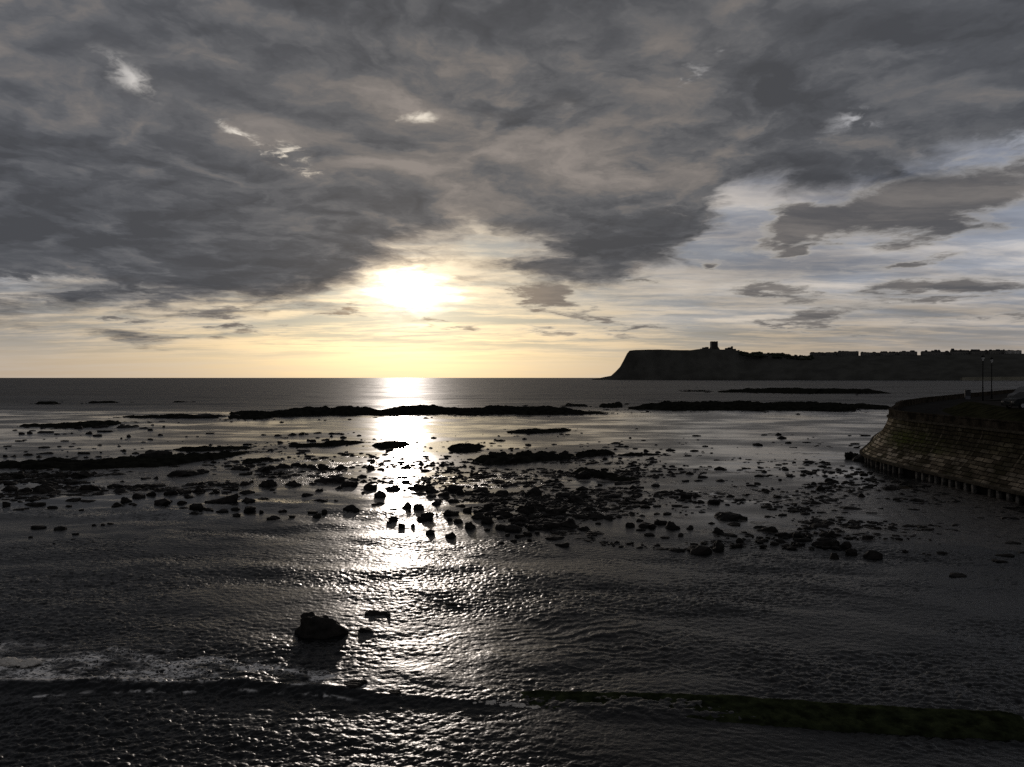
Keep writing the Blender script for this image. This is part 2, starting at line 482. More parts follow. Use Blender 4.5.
def relief():
    near = (1 - sstep(GY, 60, 110))
    A1 = wave_patch(26.0, 1280, 0.085, 0.55, R(100), 3, 1.55)
    A2 = wave_patch(61.0, 1024, 0.9, 6.5, R(80), 5, 2.3)
    A3 = wave_patch(420.0, 1024, 5.0, 38.0, R(92), 8, 2.4)
    wx_ = GX + 0.5 * (fbm(GX * .21, GY * .21, 3, 4) - .5); wy_ = GY + 0.5 * (fbm(GX * .21, GY * .21, 3, 5) - .5)
    c1, s1 = math.cos(0.5), math.sin(0.5)
    patch = 0.30 + 1.3 * sstep(fbm(GX * 0.13 + .5 * fbm(GX * .3, GY * .3, 2, 35), GY * 0.30, 4, 31), 0.30, 0.68)
    rapids = np.exp(-((GX + 1.5) / 3.6) ** 2 - ((GY - 23.6) / 2.3) ** 2)
    fore = 1 - calm
    a1 = (0.24 * fore + 0.030 * calm) * patch * (1 - sstep(GY, 42, 70))
    a1b = 0.17 * (.35 + .65 * patch) * fore * (1 - sstep(GY, 38, 62))
    a2 = (0.050 * fore + 0.010 * calm) * (0.5 + patch * 0.5) * (1 - sstep(GY, 130, 260))
    a2 = a2 * (1 + 1.6 * rapids); a1 = a1 * (1 + .5 * rapids)
    a3 = 0.030 * (1 - sstep(GY, 900, 2500)) * sstep(GY, 120, 260) + 0.012 * fore * (GY < 70)
    turb = np.exp(-((GY - wy - 1.3) / 1.5) ** 2) * np.interp(GX, [-30, -13, -6.5, -4], [1, 1, .6, 0])
    a1 = a1 * (1 + 0.9 * turb)
    lee = 1 - 0.35 * sstep(wy - GY, -0.1, 0.5) * sstep(GX, -6, 4)
    a1 = a1 * lee
    h = a1 * sample(A1[0], 26.0, wx_, wy_) + a1b * sample(A1[0], 26.0, wx_ * c1 - wy_ * s1 + 7, wx_ * s1 + wy_ * c1 + 3)
    qx = a1 * sample(A1[1], 26.0, wx_, wy_); qy = a1 * sample(A1[2], 26.0, wx_, wy_)
    h = h + a2 * sample(A2[0], 61.0, wx_, wy_) + a3 * sample(A3[0], 420.0, GX, GY)
    qx += a2 * sample(A2[1], 61.0, wx_, wy_); qy += a2 * sample(A2[2], 61.0, wx_, wy_)
    train = np.exp(-((GX - 3.2) / 3.4) ** 2 - ((GY - 26.0) / 3.0) ** 2)
    ph = 2 * np.pi * (GY * .94 - GX * .34 + 2.6 * fbm(GX * .45, GY * .45, 4, 44)) / .62
    h = h + train * .015 * (np.abs(np.sin(ph / 2)) ** -0.0 * np.sin(ph) + .35 * np.sin(2 * ph))
    h = h - WEIR_H * (1 - drop) * pour - 0.02
    # a crest stands where the pour meets the slower water
    h = h + 0.06 * np.exp(-((GY - wy - .16) / .16) ** 2) * np.interp(GX, [-30, -5, -3.6], [1, .9, 0]) * (.3 + 1.2 * fbm(GX * .9, GX * 0, 3, 47))
    return h, qx, qy
WH, WQX, WQY = relief()
near_q = 1 - sstep(GY, 40, 60)
sea_me = grid_mesh('sea', GX + 0.8 * WQX * near_q, GY + 0.8 * WQY * near_q, WH)

# where the water is broken white: lace above the weir, thin bright crests along it
fn = fbm(GX * .55, GY * .9, 4, 81); fn2 = fbm(GX * 3.0, GY * 5.0, 4, 82)
reach = np.interp(GX, [-40, -16, -9.5, -6, -3.6], [2.5, 2.4, 1.7, 1.0, .35])
up = GY - wy
froth = (1 + .6 * sstep(fn2, .45, .7)) * sstep(up, .05, .35) * (1 - sstep(up, reach * .7, reach * 1.6)) * np.interp(GX, [-40, -6.5, -3.4], [1, 1, 0]) * sstep(fn, .30, .62)
crest = np.zeros_like(GX)
for off, wd, x0_, x1_, lev, sd in ((.20, .07, -40, -4.2, .50, 1), (-.52, .055, -40, -12.4, .53, 2), (-.42, .05, -13.5, -8.2, .56, 3), (.52, .05, -14, -9, .55, 4), (-.28, .05, -8.8, -4.4, .60, 5), (.95, .06, -17, -12, .50, 6)):
    ln = up - off - .06 * (fbm(GX * 5, GX * 0 + sd, 3, 140 + sd) - .5) - .22 * (fbm(GX * .8, GX * 0 + sd, 3, 100 + sd) - .5)
    crest = np.maximum(crest, np.exp(-(ln / wd) ** 2) * sstep(GX, x0_, x0_ + 1.2) * (1 - sstep(GX, x1_ - 1.2, x1_)) * sstep(fbm(GX * 1.7, GX * 0 + sd, 4, 120 + sd), lev - .16, lev + .12) * sstep(fbm(GX * 6, GY * 9, 4, 86) + .5 * (fn2 - .5), .40, .60))
for nm, val in (('froth', froth), ('crest', crest)):
    at_ = sea_me.attributes.new(nm, 'FLOAT', 'POINT')
    at_.data.foreach_set('value', val.ravel().astype(np.float32))

water, t, b = material('sea_water')
pos = t.n('ShaderNodeNewGeometry').outputs['Position']
X_, Y_, Z_ = t.sep(pos)
b.inputs['Base Color'].default_value = (0.003, 0.0035, 0.004, 1)
b.inputs['IOR'].default_value = 1.333
b.inputs['Specular IOR Level'].default_value = 0.5
lanes = t.noise(t.vm('MULTIPLY', pos, (0.006, 0.020, 0.0)), 1.0, 5.0, 0.6)       # wind lanes on the open water
pools = t.noise(t.vm('MULTIPLY', pos, (0.05, 0.085, 0.0)), 1.0, 5.0, 0.62)
r_far = t.step(Y_, 60.0, 420.0, 0.33, 0.50)
r_far = t.add(r_far, t.mul(t.step(lanes, 0.32, 0.68), t.step(Y_, 90.0, 300.0, 0.04, 0.12)))
r_mid = t.step(pools, 0.38, 0.62, 0.15, 0.36)
mid = t.m('MULTIPLY', t.step(Y_, 40.0, 52.0), t.step(Y_, 225.0, 185.0))
mixr = t.n('ShaderNodeMix', data_type='FLOAT')
t.put(mixr.inputs[0], mid); t.put(mixr.inputs[2], t.m('MAXIMUM', r_far, 0.33)); t.put(mixr.inputs[3], r_mid)
t.put(b.inputs['Roughness'], mixr.outputs[0])
rip = t.noise(t.vm('MULTIPLY', pos, (1.0, 1.5, 1.0)), 5.0, 3.0, 0.6)
rip2 = t.noise(t.vm('MULTIPLY', pos, (0.30, 0.75, 0.0)), 1.0, 4.0, 0.6)
b1 = t.n('ShaderNodeBump'); b1.inputs['Distance'].default_value = 0.035
t.put(b1.inputs['Height'], rip); t.put(b1.inputs['Strength'], t.step(Y_, 30.0, 55.0, 0.5, 0.0))
b2 = t.n('ShaderNodeBump'); b2.inputs['Distance'].default_value = 0.22
t.put(b2.inputs['Height'], rip2)
t.put(b2.inputs['Strength'], t.mul(t.mul(t.step(Y_, 150.0, 260.0, 0.06, 0.55), t.step(Y_, 30.0, 70.0)), t.step(lanes, 0.25, 0.6, 0.45, 1.0)))
t.put(b2.inputs['Normal'], b1.outputs[0])
t.put(b.inputs['Normal'], b2.outputs[0])
# broken white water: a cellular lace that follows the pour over the weir
wp = t.vm('ADD', pos, t.vm('SCALE', t.vm('SUBTRACT', t.noise(pos, 1.3, 4.0, 0.6, color=True), (0.5, 0.5, 0.5)), scale=0.9))
vor = t.n('ShaderNodeTexVoronoi', feature='DISTANCE_TO_EDGE'); vor.inputs['Scale'].default_value = 2.1
t.put(vor.inputs['Vector'], t.vm('MULTIPLY', wp, (1.0, 1.5, 0.0)))
vor2 = t.n('ShaderNodeTexVoronoi', feature='DISTANCE_TO_EDGE'); vor2.inputs['Scale'].default_value = 6.5
t.put(vor2.inputs['Vector'], t.vm('MULTIPLY', wp, (1.0, 1.4, 0.0)))
lace = t.m('MAXIMUM', t.step(vor.outputs[0], 0.10, 0.0), t.mul(t.step(vor2.outputs[0], 0.11, 0.0), 0.8))
patchy = t.step(t.noise(t.vm('MULTIPLY', pos, (0.5, 0.9, 0.0)), 1.0, 5.0, 0.65), 0.42, 0.60)
def attr(nm):
    nd = t.n('ShaderNodeAttribute'); nd.attribute_name = nm
    return nd.outputs['Fac']
foam_f = t.m('MINIMUM', t.m('MAXIMUM', t.mul(t.mul(lace, patchy), t.mul(attr('froth'), 2.4)), attr('crest')), 0.92)
fd = t.n('ShaderNodeBsdfDiffuse'); fd.inputs['Color'].default_value = (0.86, 0.83, 0.79, 1)
fm = t.n('ShaderNodeMixShader')
t.put(fm.inputs[0], foam_f)
water.node_tree.links.new(b.outputs[0], fm.inputs[1]); water.node_tree.links.new(fd.outputs[0], fm.inputs[2])
water.node_tree.links.new(fm.outputs[0], water.node_tree.nodes['Material Output'].inputs['Surface'])
sea = link('sea', sea_me, water)
tag(sea, 'dark rippled sea with a band of sun glitter', 'sea', kind='structure')

# sand and gravel of the flats, breaking the surface between pools
sand_n = fbm(GX * 0.16, GY * 0.26, 5, 40) - 0.5
sand_f = fbm(GX * 1.3, GY * 1.3, 4, 50) - 0.5
bar = np.exp(-((PXX - 150) / 190) ** 2 - ((GY - 66) / 17) ** 2) * 0.07 + np.exp(-((PXX - 760) / 270) ** 2 - ((GY - 56) / 17) ** 2) * 0.035 + np.exp(-((PXX - 960) / 110) ** 2 - ((GY - 50) / 16) ** 2) * 0.08
SZ = -0.055 + 0.20 * sand_n + 0.10 * sand_f * sstep(140 - GY, 0, 60) + bar - 0.03 * sstep(GY, 74, 92)
SZ = np.where(flat > 0, SZ * flat + (1 - flat) * (-0.45), -0.45)
step_ = 3
rsel = np.unique(np.concatenate([np.arange(0, len(RD), 2), [len(RD) - 1]]))
csel = np.unique(np.concatenate([np.arange(0, len(RA), 2), [len(RA) - 1]]))
ix = np.ix_(rsel, csel)
sand_me = grid_mesh('sand', GX[ix], GY[ix], SZ[ix])
sand_mat, t, b = material('wet_gravelly_sand')
pos = t.n('ShaderNodeNewGeometry').outputs['Position']
n1 = t.noise(pos, 2.2, 6.0, 0.65); n2 = t.noise(pos, 9.0, 4.0, 0.6)
t.put(b.inputs['Base Color'], t.mix(t.step(n1, 0.35, 0.65), (0.018, 0.016, 0.014), (0.055, 0.047, 0.040)))
t.put(b.inputs['Roughness'], t.step(n1, 0.35, 0.7, 0.22, 0.5))
b.inputs['Specular IOR Level'].default_value = 0.5
bn = t.n('ShaderNodeBump'); bn.inputs['Distance'].default_value = 0.10; bn.inputs['Strength'].default_value = 0.9
t.put(bn.inputs['Height'], t.add(n1, t.mul(n2, 0.4))); t.put(b.inputs['Normal'], bn.outputs[0])
sand = link('sand', sand_me, sand_mat)
tag(sand, 'wet gravelly sand between tide pools', 'sand', kind='structure')

# ------------------------------------------------------------------ materials of the solid things
M_ROCK = simple('dark_wet_rock', (0.020, 0.018, 0.016), 0.75, 0.5, 2.5, 0.10, 0.05, 7.0)
M_REEF = simple('weedy_reef_rock', (0.016, 0.016, 0.013), 0.9, 0.5, 0.8, 0.0, 0.10, 3.0)
M_WEED = simple('green_weed', (0.024, 0.029, 0.014), 0.9, 0.6, 2.2, 0.0, 0.06, 9.0)
M_CLIFF = simple('cliff_grass_and_rock', (0.072, 0.071, 0.063), 0.95, 0.22, 0.018, 0.0)
M_RUIN = simple('ruin_stone', (0.05, 0.045, 0.04), 0.95, 0.2, 0.05, 0.1)
M_HOUSE = simple('dull_render', (0.13, 0.125, 0.115), 0.9, 0.2, 0.02, 0.1)
M_PALEHOUSE = simple('pale_render', (0.28, 0.27, 0.25), 0.9, 0.12, 0.02, 0.1)
M_SLATE = simple('slate_roof', (0.035, 0.034, 0.034), 0.85, 0.2, 0.05, 0.1)
M_PANE = simple('dark_window', (0.02, 0.022, 0.025), 0.3, 0.2, 0.1, 0.3)
M_WHITE = simple('white_trim', (0.5, 0.5, 0.48), 0.7, 0.1, 0.1, 0.3)
M_TREES = simple('woodland_leaves', (0.03, 0.035, 0.022), 0.95, 0.4, 0.06, 0.05)
M_STONE_PALE = simple('pale_promenade_stone', (0.26, 0.245, 0.19), 0.9, 0.2, 0.03, 0.1)

# ------------------------------------------------------------------ headland across the bay
def far(px, d, py):
    """Point at distance d (along the view axis) seen at a photo pixel."""
    return ((px - 512.0) / FOC * d, d, CAM_H + (HORIZON - py) / FOC * d)

crest = [(592, 379.3), (598, 378.2), (604, 377), (611, 375.8), (616, 371), (620, 367), (624, 359.5), (627, 353.5), (629.5, 350.6), (636, 349.9), (650, 349.6), (662, 349.5),
         (675, 350.0), (690, 350.2), (699, 349.0), (706, 348.8), (712, 349.2), (722, 349.6), (733, 349.2), (739, 351.0), (744, 352.4), (752, 353.4), (765, 353.2), (780, 354.2),
         (792, 355.4), (806, 356.2), (815, 355.6), (840, 355.2), (870, 355.6), (900, 355.2), (940, 354.8), (980, 354.2), (1024, 353.6), (1100, 355), (1250, 352), (1400, 352)]
cxp = np.array([c[0] for c in crest], float); cyp = np.array([c[1] for c in crest], float)
hp = np.concatenate([np.arange(592, 640, 0.6), np.arange(640, 1040, 1.0), np.arange(1040, 1400, 6.0)])
base_d = np.interp(hp, [592, 640, 800, 960, 1100, 1400], [3150, 3000, 2750, 2450, 2250, 1900])
top_d = base_d + np.interp(hp, [592, 612, 640, 700, 780, 860, 960, 1024, 1400], [6, 25, 60, 90, 190, 220, 300, 330, 380])
cy_ = np.interp(hp, cxp, cyp)
zt = CAM_H + (HORIZON - cy_) / FOC * top_d
zt = np.maximum(zt + 1.5 * (fbm(hp * 0.25, hp * 0, 3, 77) - 0.5), 1.2)
prof = np.array([(0.0, -0.02), (0.0, 0.0), (0.06, 0.10), (0.2, 0.30), (0.4, 0.53), (0.6, 0.72), (0.8, 0.88), (0.93, 0.965), (1.0, 1.0)])
steep = np.array([(0.0, -0.02), (0.0, 0.0), (0.10, 0.16), (0.35, 0.30), (0.62, 0.60), (0.78, 0.84), (0.9, 0.95), (0.95, 0.98), (1.0, 1.0)])
hx, hy, hz = [], [], []
blend = sstep(hp, 690, 830)
for j in range(len(prof)):
    f = steep[j] * (1 - blend[:, None]) + prof[j] * blend[:, None]
    d = base_d + (top_d - base_d) * f[:, 0] + (18 * (fbm(hp * 0.06, hp * 0 + j * 1.7, 4, 60 + j) - 0.5) if 0 < j < 8 else 0)
    hx.append((hp - 512) / FOC * d); hy.append(d); hz.append(zt * f[:, 1] + (0 if j else -1.0))
for extra, drop_ in ((260, 6), (700, 10), (1200, -1)):
    d = top_d + extra * np.interp(hp, [592, 629, 680], [0.02, 0.25, 1.0])
    hx.append((hp - 512) / FOC * top_d * (1 + 0.25 * extra / 1200) if False else (hp - 512) / FOC * d); hy.append(d)
    hz.append(np.where(np.full(len(hp), drop_ < 0), -1.0, zt - drop_))
headland = link('hill_headland', grid_mesh('hill_headland', np.array(hx), np.array(hy), np.array(hz)), M_CLIFF)
tag(headland, 'dark flat topped headland across the bay', 'headland', kind='structure')

def far_box(mb, px0, px1, py0, py1, d, depth, z1=None):
    x0, x1 = (px0 - 512) / FOC * d, (px1 - 512) / FOC * d
    zt_, zb_ = CAM_H + (HORIZON - py0) / FOC * d, CAM_H + (HORIZON - py1) / FOC * d
    return mb.box(((x0 + x1) / 2, d + depth / 2, (zt_ + zb_) / 2), (x1 - x0, depth, zt_ - zb_))

def at_empty(o, root):
    """Hang a mesh built in world coordinates under a root that already stands in place."""
    o.parent = root
    o.matrix_parent_inverse = Matrix.Translation(root.location).inverted()
    return o

# castle ruin on the crest
cd = 3100.0
cx0, cyy, cz0 = far(714.5, cd, 349.5)
castle = empty('castle_ruin', (cx0, cyy, cz0))
tag(castle, 'ruined square castle keep with broken walls on the crest of the headland', 'castle')
mb = MB(); far_box(mb, 711.6, 717.8, 341.8, 351.5, cd, 26)
for a_, b_ in ((711.6, 712.9), (714.0, 715.0), (716.3, 717.8)): far_box(mb, a_, b_, 341.3, 341.8, cd, 26)
zc = far(715, cd, 351)[2]
mb.add([(far(710.4, cd, 351)[0], cd - 4, zc), (far(720.6, cd, 351)[0], cd - 4, zc), (far(717.8, cd, 346)[0], cd, zc + 20), (far(711.6, cd, 346)[0], cd, zc + 20),
        (far(710.4, cd, 351)[0], cd + 30, zc), (far(720.6, cd, 351)[0], cd + 30, zc), (far(717.8, cd, 346)[0], cd + 26, zc + 20), (far(711.6, cd, 346)[0], cd + 26, zc + 20)],
       [(0, 1, 2, 3), (5, 4, 7, 6), (4, 0, 3, 7), (1, 5, 6, 2), (3, 2, 6, 7)])
at_empty(mb.build('keep', M_RUIN), castle)
mb = MB(); far_box(mb, 702.8, 705.8, 347.4, 351, cd, 14); far_box(mb, 705.8, 708.6, 346.9, 351, cd, 14); far_box(mb, 700.4, 702.8, 348.6, 351, cd, 10); far_box(mb, 708.6, 711.2, 348.4, 351, cd, 8)
at_empty(mb.build('curtain_wall', M_RUIN), castle)
mb = MB(); far_box(mb, 725.6, 728.6, 348.0, 351.5, cd, 12); far_box(mb, 728.6, 731.6, 347.3, 351.5, cd, 14); far_box(mb, 731.6, 732.9, 346.3, 351.5, cd, 12); far_box(mb, 732.9, 736, 348.8, 352, cd, 10)
at_empty(mb.build('gatehouse', M_RUIN), castle)

# terraces and hotels along the clifftop: (left, right, eaves row, base row, roof rise in px, pale, label)
bl = [(811, 826.5, 353.2, 358.5, .7, 0, 'dark clifftop terrace at the wooded end of the row, lower than the others'),
      (826.8, 837.5, 352.6, 358.5, .6, 0, 'short dark clifftop house with a single bump of roof beside the wooded end'),
      (839, 858.6, 351.7, 358.5, .4, 0, 'dark flat roofed clifftop hotel just before the notch in the skyline'),
      (862, 880.5, 352.8, 358.5, .6, 0, 'dark clifftop terrace starting right after the notch in the skyline'),
      (881.5, 899, 352.6, 358.5, .7, 0, 'long dull clifftop terrace second along from the skyline notch'),
      (900.5, 917.2, 351.9, 358.5, .7, 0, 'dull clifftop terrace with a hump of roof, third along from the skyline notch'),
      (922.5, 950, 352.2, 358.5, .9, 0, 'widest dull clifftop terrace with a long even roofline'),
      (952, 970.5, 351.6, 358.2, 1.2, 0, 'grey clifftop terrace with the highest humped roof, behind the lamp posts'),
      (972, 989, 351.4, 358.2, .9, 0, 'grey clifftop terrace standing behind the two promenade lamp heads'),
      (990, 1006, 350.9, 358.0, .6, 0, 'grey clifftop terrace joined to the pale hotel'),
      (1006.5, 1021.5, 350.5, 358.0, .3, 1, 'pale clifftop hotel with white window bays, tallest of the row')]
for (x0, x1, y0, y1, rise, pale, lab) in bl:
    d = float(np.interp((x0 + x1) / 2, hp, top_d)) + 4
    bx, by_, bz = far((x0 + x1) / 2, d, y1)
    root = empty('clifftop_hotel' if pale else 'clifftop_terrace', (bx, by_, bz))
    tag(root, lab, 'hotel' if pale else 'terrace', 'buildings along the clifftop')
    mb = MB(); far_box(mb, x0, x1, y0, y1 + 2.5, d, 14)
    at_empty(mb.build('wall', M_PALEHOUSE if pale else M_HOUSE), root)
    xa, xb = (x0 - .15 - 512) / FOC * d, (x1 + .15 - 512) / FOC * d
    ze = CAM_H + (HORIZON - y0) / FOC * d; zr = ze + 1.6 * rise / FOC * d
    mb = MB()
    rr = np.random.default_rng(int(x0 * 10)); xs_ = [xa]
    while xs_[-1] < xb - 4:
        xs_.append(min(xs_[-1] + rr.uniform(7, 20), xb))
    for q0, q1 in zip(xs_[:-1], xs_[1:]):                      # each house of the terrace has a roof of its own height
        zr_ = ze + (zr - ze) * rr.uniform(.35, 1.9); hip = rr.uniform(.5, min(4.0, (q1 - q0) * .4))
        mb.add([(q0 + .02, d - .6, ze), (q1 - .02, d - .6, ze), (q1 - .02, d + 14.6, ze), (q0 + .02, d + 14.6, ze), (q0 + hip, d + 6, zr_), (q1 - hip, d + 6, zr_), (q1 - hip, d + 8, zr_), (q0 + hip, d + 8, zr_)],
               [(3, 2, 1, 0), (0, 1, 5, 4), (1, 2, 6, 5), (2, 3, 7, 6), (3, 0, 4, 7), (4, 5, 6, 7)])
    roof = at_empty(mb.build('roof', M_SLATE), root)
    nwin = max(3, int((x1 - x0) / 2.4))
    for k in range(1, nwin):
        if k % 3 == 1:
            cxp_ = xa + (xb - xa) * k / nwin
            c = MB().box((cxp_, d + 7, ze + 1.6), (1.7, 1.2, 4.4)).build('chimney', M_SLATE)
            c.parent = roof; c.matrix_parent_inverse = roof.matrix_parent_inverse.copy()
    for k in range(nwin):
        xw = xa + (xb - xa) * (k + .5) / nwin
        tall = pale and k in (1, 3, 4)
        hh = (ze - bz) * (.72 if tall else .28)
        MBw = MB().box((xw, d - .12, bz + (ze - bz) * (.55 if tall else .62)), (2.2 if tall else 2.6, .2, hh))
        at_empty(MBw.build('window', M_WHITE if tall else M_PANE), root)

# woodland on the slope between castle and terraces: one far mass of crowns
wv, wf = [], []
ico = bmesh.new(); bmesh.ops.create_icosphere(ico, subdivisions=2, radius=1.0)
iv = np.array([v.co for v in ico.verts]); ifc = [tuple(v.index for v in f.verts) for f in ico.faces]; ico.free()
rw = np.random.default_rng(12)
for k in range(170):
    px = rw.uniform(738, 813); d = float(np.interp(px, hp, top_d)) - rw.uniform(-20, 60)
    x = (px - 512) / FOC * d
    z = float(np.interp(px, hp, zt)) - max(0, float(np.interp(px, hp, top_d)) - d) * 0.28
    r = rw.uniform(3.0, 5.6) * (1.25 if 753 < px < 762 or 771 < px < 784 else 0.85)
    v = iv * r * (1 + 0.25 * np.sin(iv[:, [1, 2, 0]] * 5 + k)) * [1.25, 1.2, 0.85] + [x, d, z + r * .3]
    wf += [tuple(i + len(wv) for i in f) for f in ifc]
    wv += [tuple(q) for q in v]
wood = link('woodland', mesh('woodland', wv, wf), M_TREES)
tag(wood, 'dark woodland on the skyline between the castle ruin and the clifftop terraces', 'woodland', kind='stuff')

# pale far promenade wall at the foot of the bay
d0, d1 = float(np.interp(962, hp, base_d)) - 16, float(np.interp(1024, hp, base_d)) - 16
mb = MB()
pw = [(962, 377.6), (975, 377.1), (1000, 376.9), (1022, 376.7), (1040, 376.6), (1100, 376.4)]
for (pa, ya), (pb, yb) in zip(pw[:-1], pw[1:]):
    da, db = [float(np.interp(p, hp, base_d)) - 22 for p in (pa, pb)]
    xa, xb = (pa - 512) / FOC * da, (pb - 512) / FOC * db
    za, zb = CAM_H + (HORIZON - ya) / FOC * da, CAM_H + (HORIZON - yb) / FOC * db
    mb.add([(xa, da, -1), (xb, db, -1), (xb, db, zb), (xa, da, za), (xa, da + 9, -1), (xb, db + 9, -1), (xb, db + 9, zb), (xa, da + 9, za)],
           [(0, 1, 2, 3), (3, 2, 6, 7), (5, 4, 7, 6)])
tag(mb.build('promenade_wall', M_STONE_PALE), 'pale low promenade wall at the foot of the far bay, behind the lamp posts', 'wall')

# ------------------------------------------------------------------ curved sea wall with promenade
PROM = 5.0
rim = np.array([(41.6, -20), (41.2, 20), (41.0, 40), (41.0, 56), (41.0, 64), (41.1, 70), (41.6, 76), (43.2, 81.0), (46.6, 86.5), (50.6, 93), (55, 101), (61, 110.5), (74, 127), (100, 157), (150, 212), (230, 300)], float)
s_ = np.concatenate([[0], np.cumsum(np.hypot(*np.diff(rim, axis=0).T))])
SS = np.concatenate([np.arange(0, 60, 2.0), np.arange(60, 165, 0.5), np.arange(165, s_[-1], 4.0)])
def smooth_path(p, s, q, n=5):
    x, y = np.interp(q, s, p[:, 0]), np.interp(q, s, p[:, 1])
    return x, y
rx, ry = smooth_path(rim, s_, SS)
for _ in range(8):
    rx[1:-1] = rx[1:-1] * .5 + (rx[:-2] + rx[2:]) * .25; ry[1:-1] = ry[1:-1] * .5 + (ry[:-2] + ry[2:]) * .25
tx, ty = np.gradient(rx), np.gradient(ry)
L_ = np.hypot(tx, ty); tx, ty = tx / L_, ty / L_
nx, ny = -ty, tx                                    # outward, towards the water
arc = np.concatenate([[0], np.cumsum(np.hypot(np.diff(rx), np.diff(ry)))])
FOOT = 0.85
root_i = int(np.argmin(np.abs(ry - 70)))
sea_wall = empty('sea_wall', (float(rx[root_i]), float(ry[root_i]), 0.0))
tag(sea_wall, 'curved battered stone sea wall stained brown and green, standing on piles', 'sea wall')

def sweep(prof, name, mat, closed=False, smooth=True, jit=0.0):
    """Profile of (offset outward, height) swept along the rim; UV = metres along and up."""
    prof = np.array(prof, float)
    po = np.concatenate([[0], np.cumsum(np.hypot(*np.diff(prof, axis=0).T))])
    X = rx[None] + nx[None] * prof[:, :1]; Y = ry[None] + ny[None] * prof[:, :1]
    Z = np.repeat(prof[:, 1:], len(rx), 1)
    if jit:
        X = X + jit * (fbm(arc[None] * .7 + 0 * Z, Z * 1.3, 3, 8) - .5); Z = Z + jit * .6 * (fbm(arc[None] * .5, Z * 0, 3, 9) - .5)
    me = grid_mesh(name, X, Y, Z, smooth)
    uv = me.uv_layers.new(name='along_wall')
    lv = np.empty(len(me.loops), np.int32); me.loops.foreach_get('vertex_index', lv)
    n = len(rx)
    uvs = np.stack([arc[lv % n], po[lv // n]], -1).astype(np.float32)
    uv.data.foreach_set('uv', uvs.ravel())
    return at_empty(link(name, me, mat), sea_wall)

# masonry: courses of weathered blocks
mas, t, b = material('weathered_masonry')
uvn = t.n('ShaderNodeUVMap'); uvn.uv_map = 'along_wall'
u = uvn.outputs[0]
pos = t.n('ShaderNodeNewGeometry').outputs['Position']
uw = t.vm('ADD', u, t.vm('SCALE', t.vm('SUBTRACT', t.noise(u, 0.8, 3.0, 0.5, color=True), (.5, .5, .5)), scale=0.22))
br = t.n('ShaderNodeTexBrick')
t.put(br.inputs['Vector'], uw)
br.inputs['Scale'].default_value = 1.0
br.inputs['Brick Width'].default_value = 1.15; br.inputs['Row Height'].default_value = 0.42
br.inputs['Mortar Size'].default_value = 0.045; br.inputs['Mortar Smooth'].default_value = 0.3
br.inputs['Color1'].default_value = (0, 0, 0, 1); br.inputs['Color2'].default_value = (1, 1, 1, 1); br.inputs['Mortar'].default_value = (.35, .35, .35, 1)
rnd = br.outputs[0]
n1 = t.noise(u, 0.35, 6.0, 0.65); n2 = t.noise(u, 2.4, 5.0, 0.6)
stone = t.mix(t.step(t.add(t.mul(t.sep(rnd)[0], .7), t.mul(n2, .5)), .30, .85), (0.105, 0.088, 0.064), (0.36, 0.30, 0.215))
pale = t.step(t.add(t.mul(t.sep(rnd)[0], .5), n1), .74, .96)
stone = t.mix(t.mul(pale, .42), stone, (0.50, 0.45, 0.37))
ux, uy, _ = t.sep(t.vm('ADD', u, t.vm('SCALE', t.vm('SUBTRACT', t.noise(u, 0.5, 5.0, 0.65, color=True), (.5, .5, .5)), scale=2.6)))
reddish = t.mul(t.step(ux, 96.0, 104.0), t.step(uy, 2.6, 3.8))  # redder stone high on the far stretch of the wall
stone = t.mix(t.mul(reddish, .35), stone, (0.115, 0.060, 0.026))
algae = t.mul(t.step(ux, 106.0, 92.0), t.step(uy, 2.0, 3.6))
stone = t.mix(t.mul(algae, t.step(n2, .30, .60, .55, .92)), stone, (0.045, 0.043, 0.024))
moss = t.m('MAXIMUM', t.step(t.blob(u, (90.0, 2.9), (9.5, 1.7), 0.0), 0.05, 0.55), t.mul(t.step(n1, .50, .60), t.mul(t.step(uy, 4.2, 3.2), .7)))
stone = t.mix(t.mul(moss, t.step(n2, .32, .60, .25, .95)), stone, (0.058, 0.072, 0.018))
dark_mask = t.step(t.add(t.mul(n1, 1.3), t.mul(t.step(ux, 108.0, 84.0), .42)), .74, 1.16)  # dark patches, denser towards the near end of the wall
stone = t.mix(t.mul(dark_mask, .82), stone, (0.024, 0.020, 0.015))
run = t.noise(t.vm('MULTIPLY', u, (3.0, .12, 1.0)), 1.0, 3.0, .6)
stone = t.mix(t.mul(t.step(run, .60, .70), .45), stone, (0.26, 0.22, 0.165))
stone = t.mix(t.mul(br.outputs['Fac'], .9), stone, (0.012, 0.010, 0.008))
t.put(b.inputs['Base Color'], stone)
b.inputs['Roughness'].default_value = 0.95; b.inputs['Specular IOR Level'].default_value = 0.0
bn = t.n('ShaderNodeBump'); bn.inputs['Distance'].default_value = 0.05; bn.inputs['Strength'].default_value = 1.0
t.put(bn.inputs['Height'], t.sub(t.add(t.mul(n2, .7), t.mul(t.sep(rnd)[0], .5)), br.outputs['Fac'])); t.put(b.inputs['Normal'], bn.outputs[0])
M_CONC = simple('old_concrete', (0.062, 0.054, 0.042), 0.95, 0.4, 1.2, 0.0, 0.03, 6.0)
M_PARA = simple('parapet_stone', (0.038, 0.032, 0.025), 0.95, 0.6, 1.0, 0.0, 0.04, 5.0)
M_PILE = simple('bleached_pile', (0.10, 0.094, 0.085), 0.95, 0.6, 2.0, 0.0, 0.02, 12.0)
M_DARK = simple('dark_clay', (0.02, 0.018, 0.015), 0.95, 0.4, 1.0, 0.1)  # dark clay tone for the face behind the piles
M_ASPH = simple('asphalt', (0.034, 0.032, 0.030), 0.95, 0.25, 0.6, 0.0)
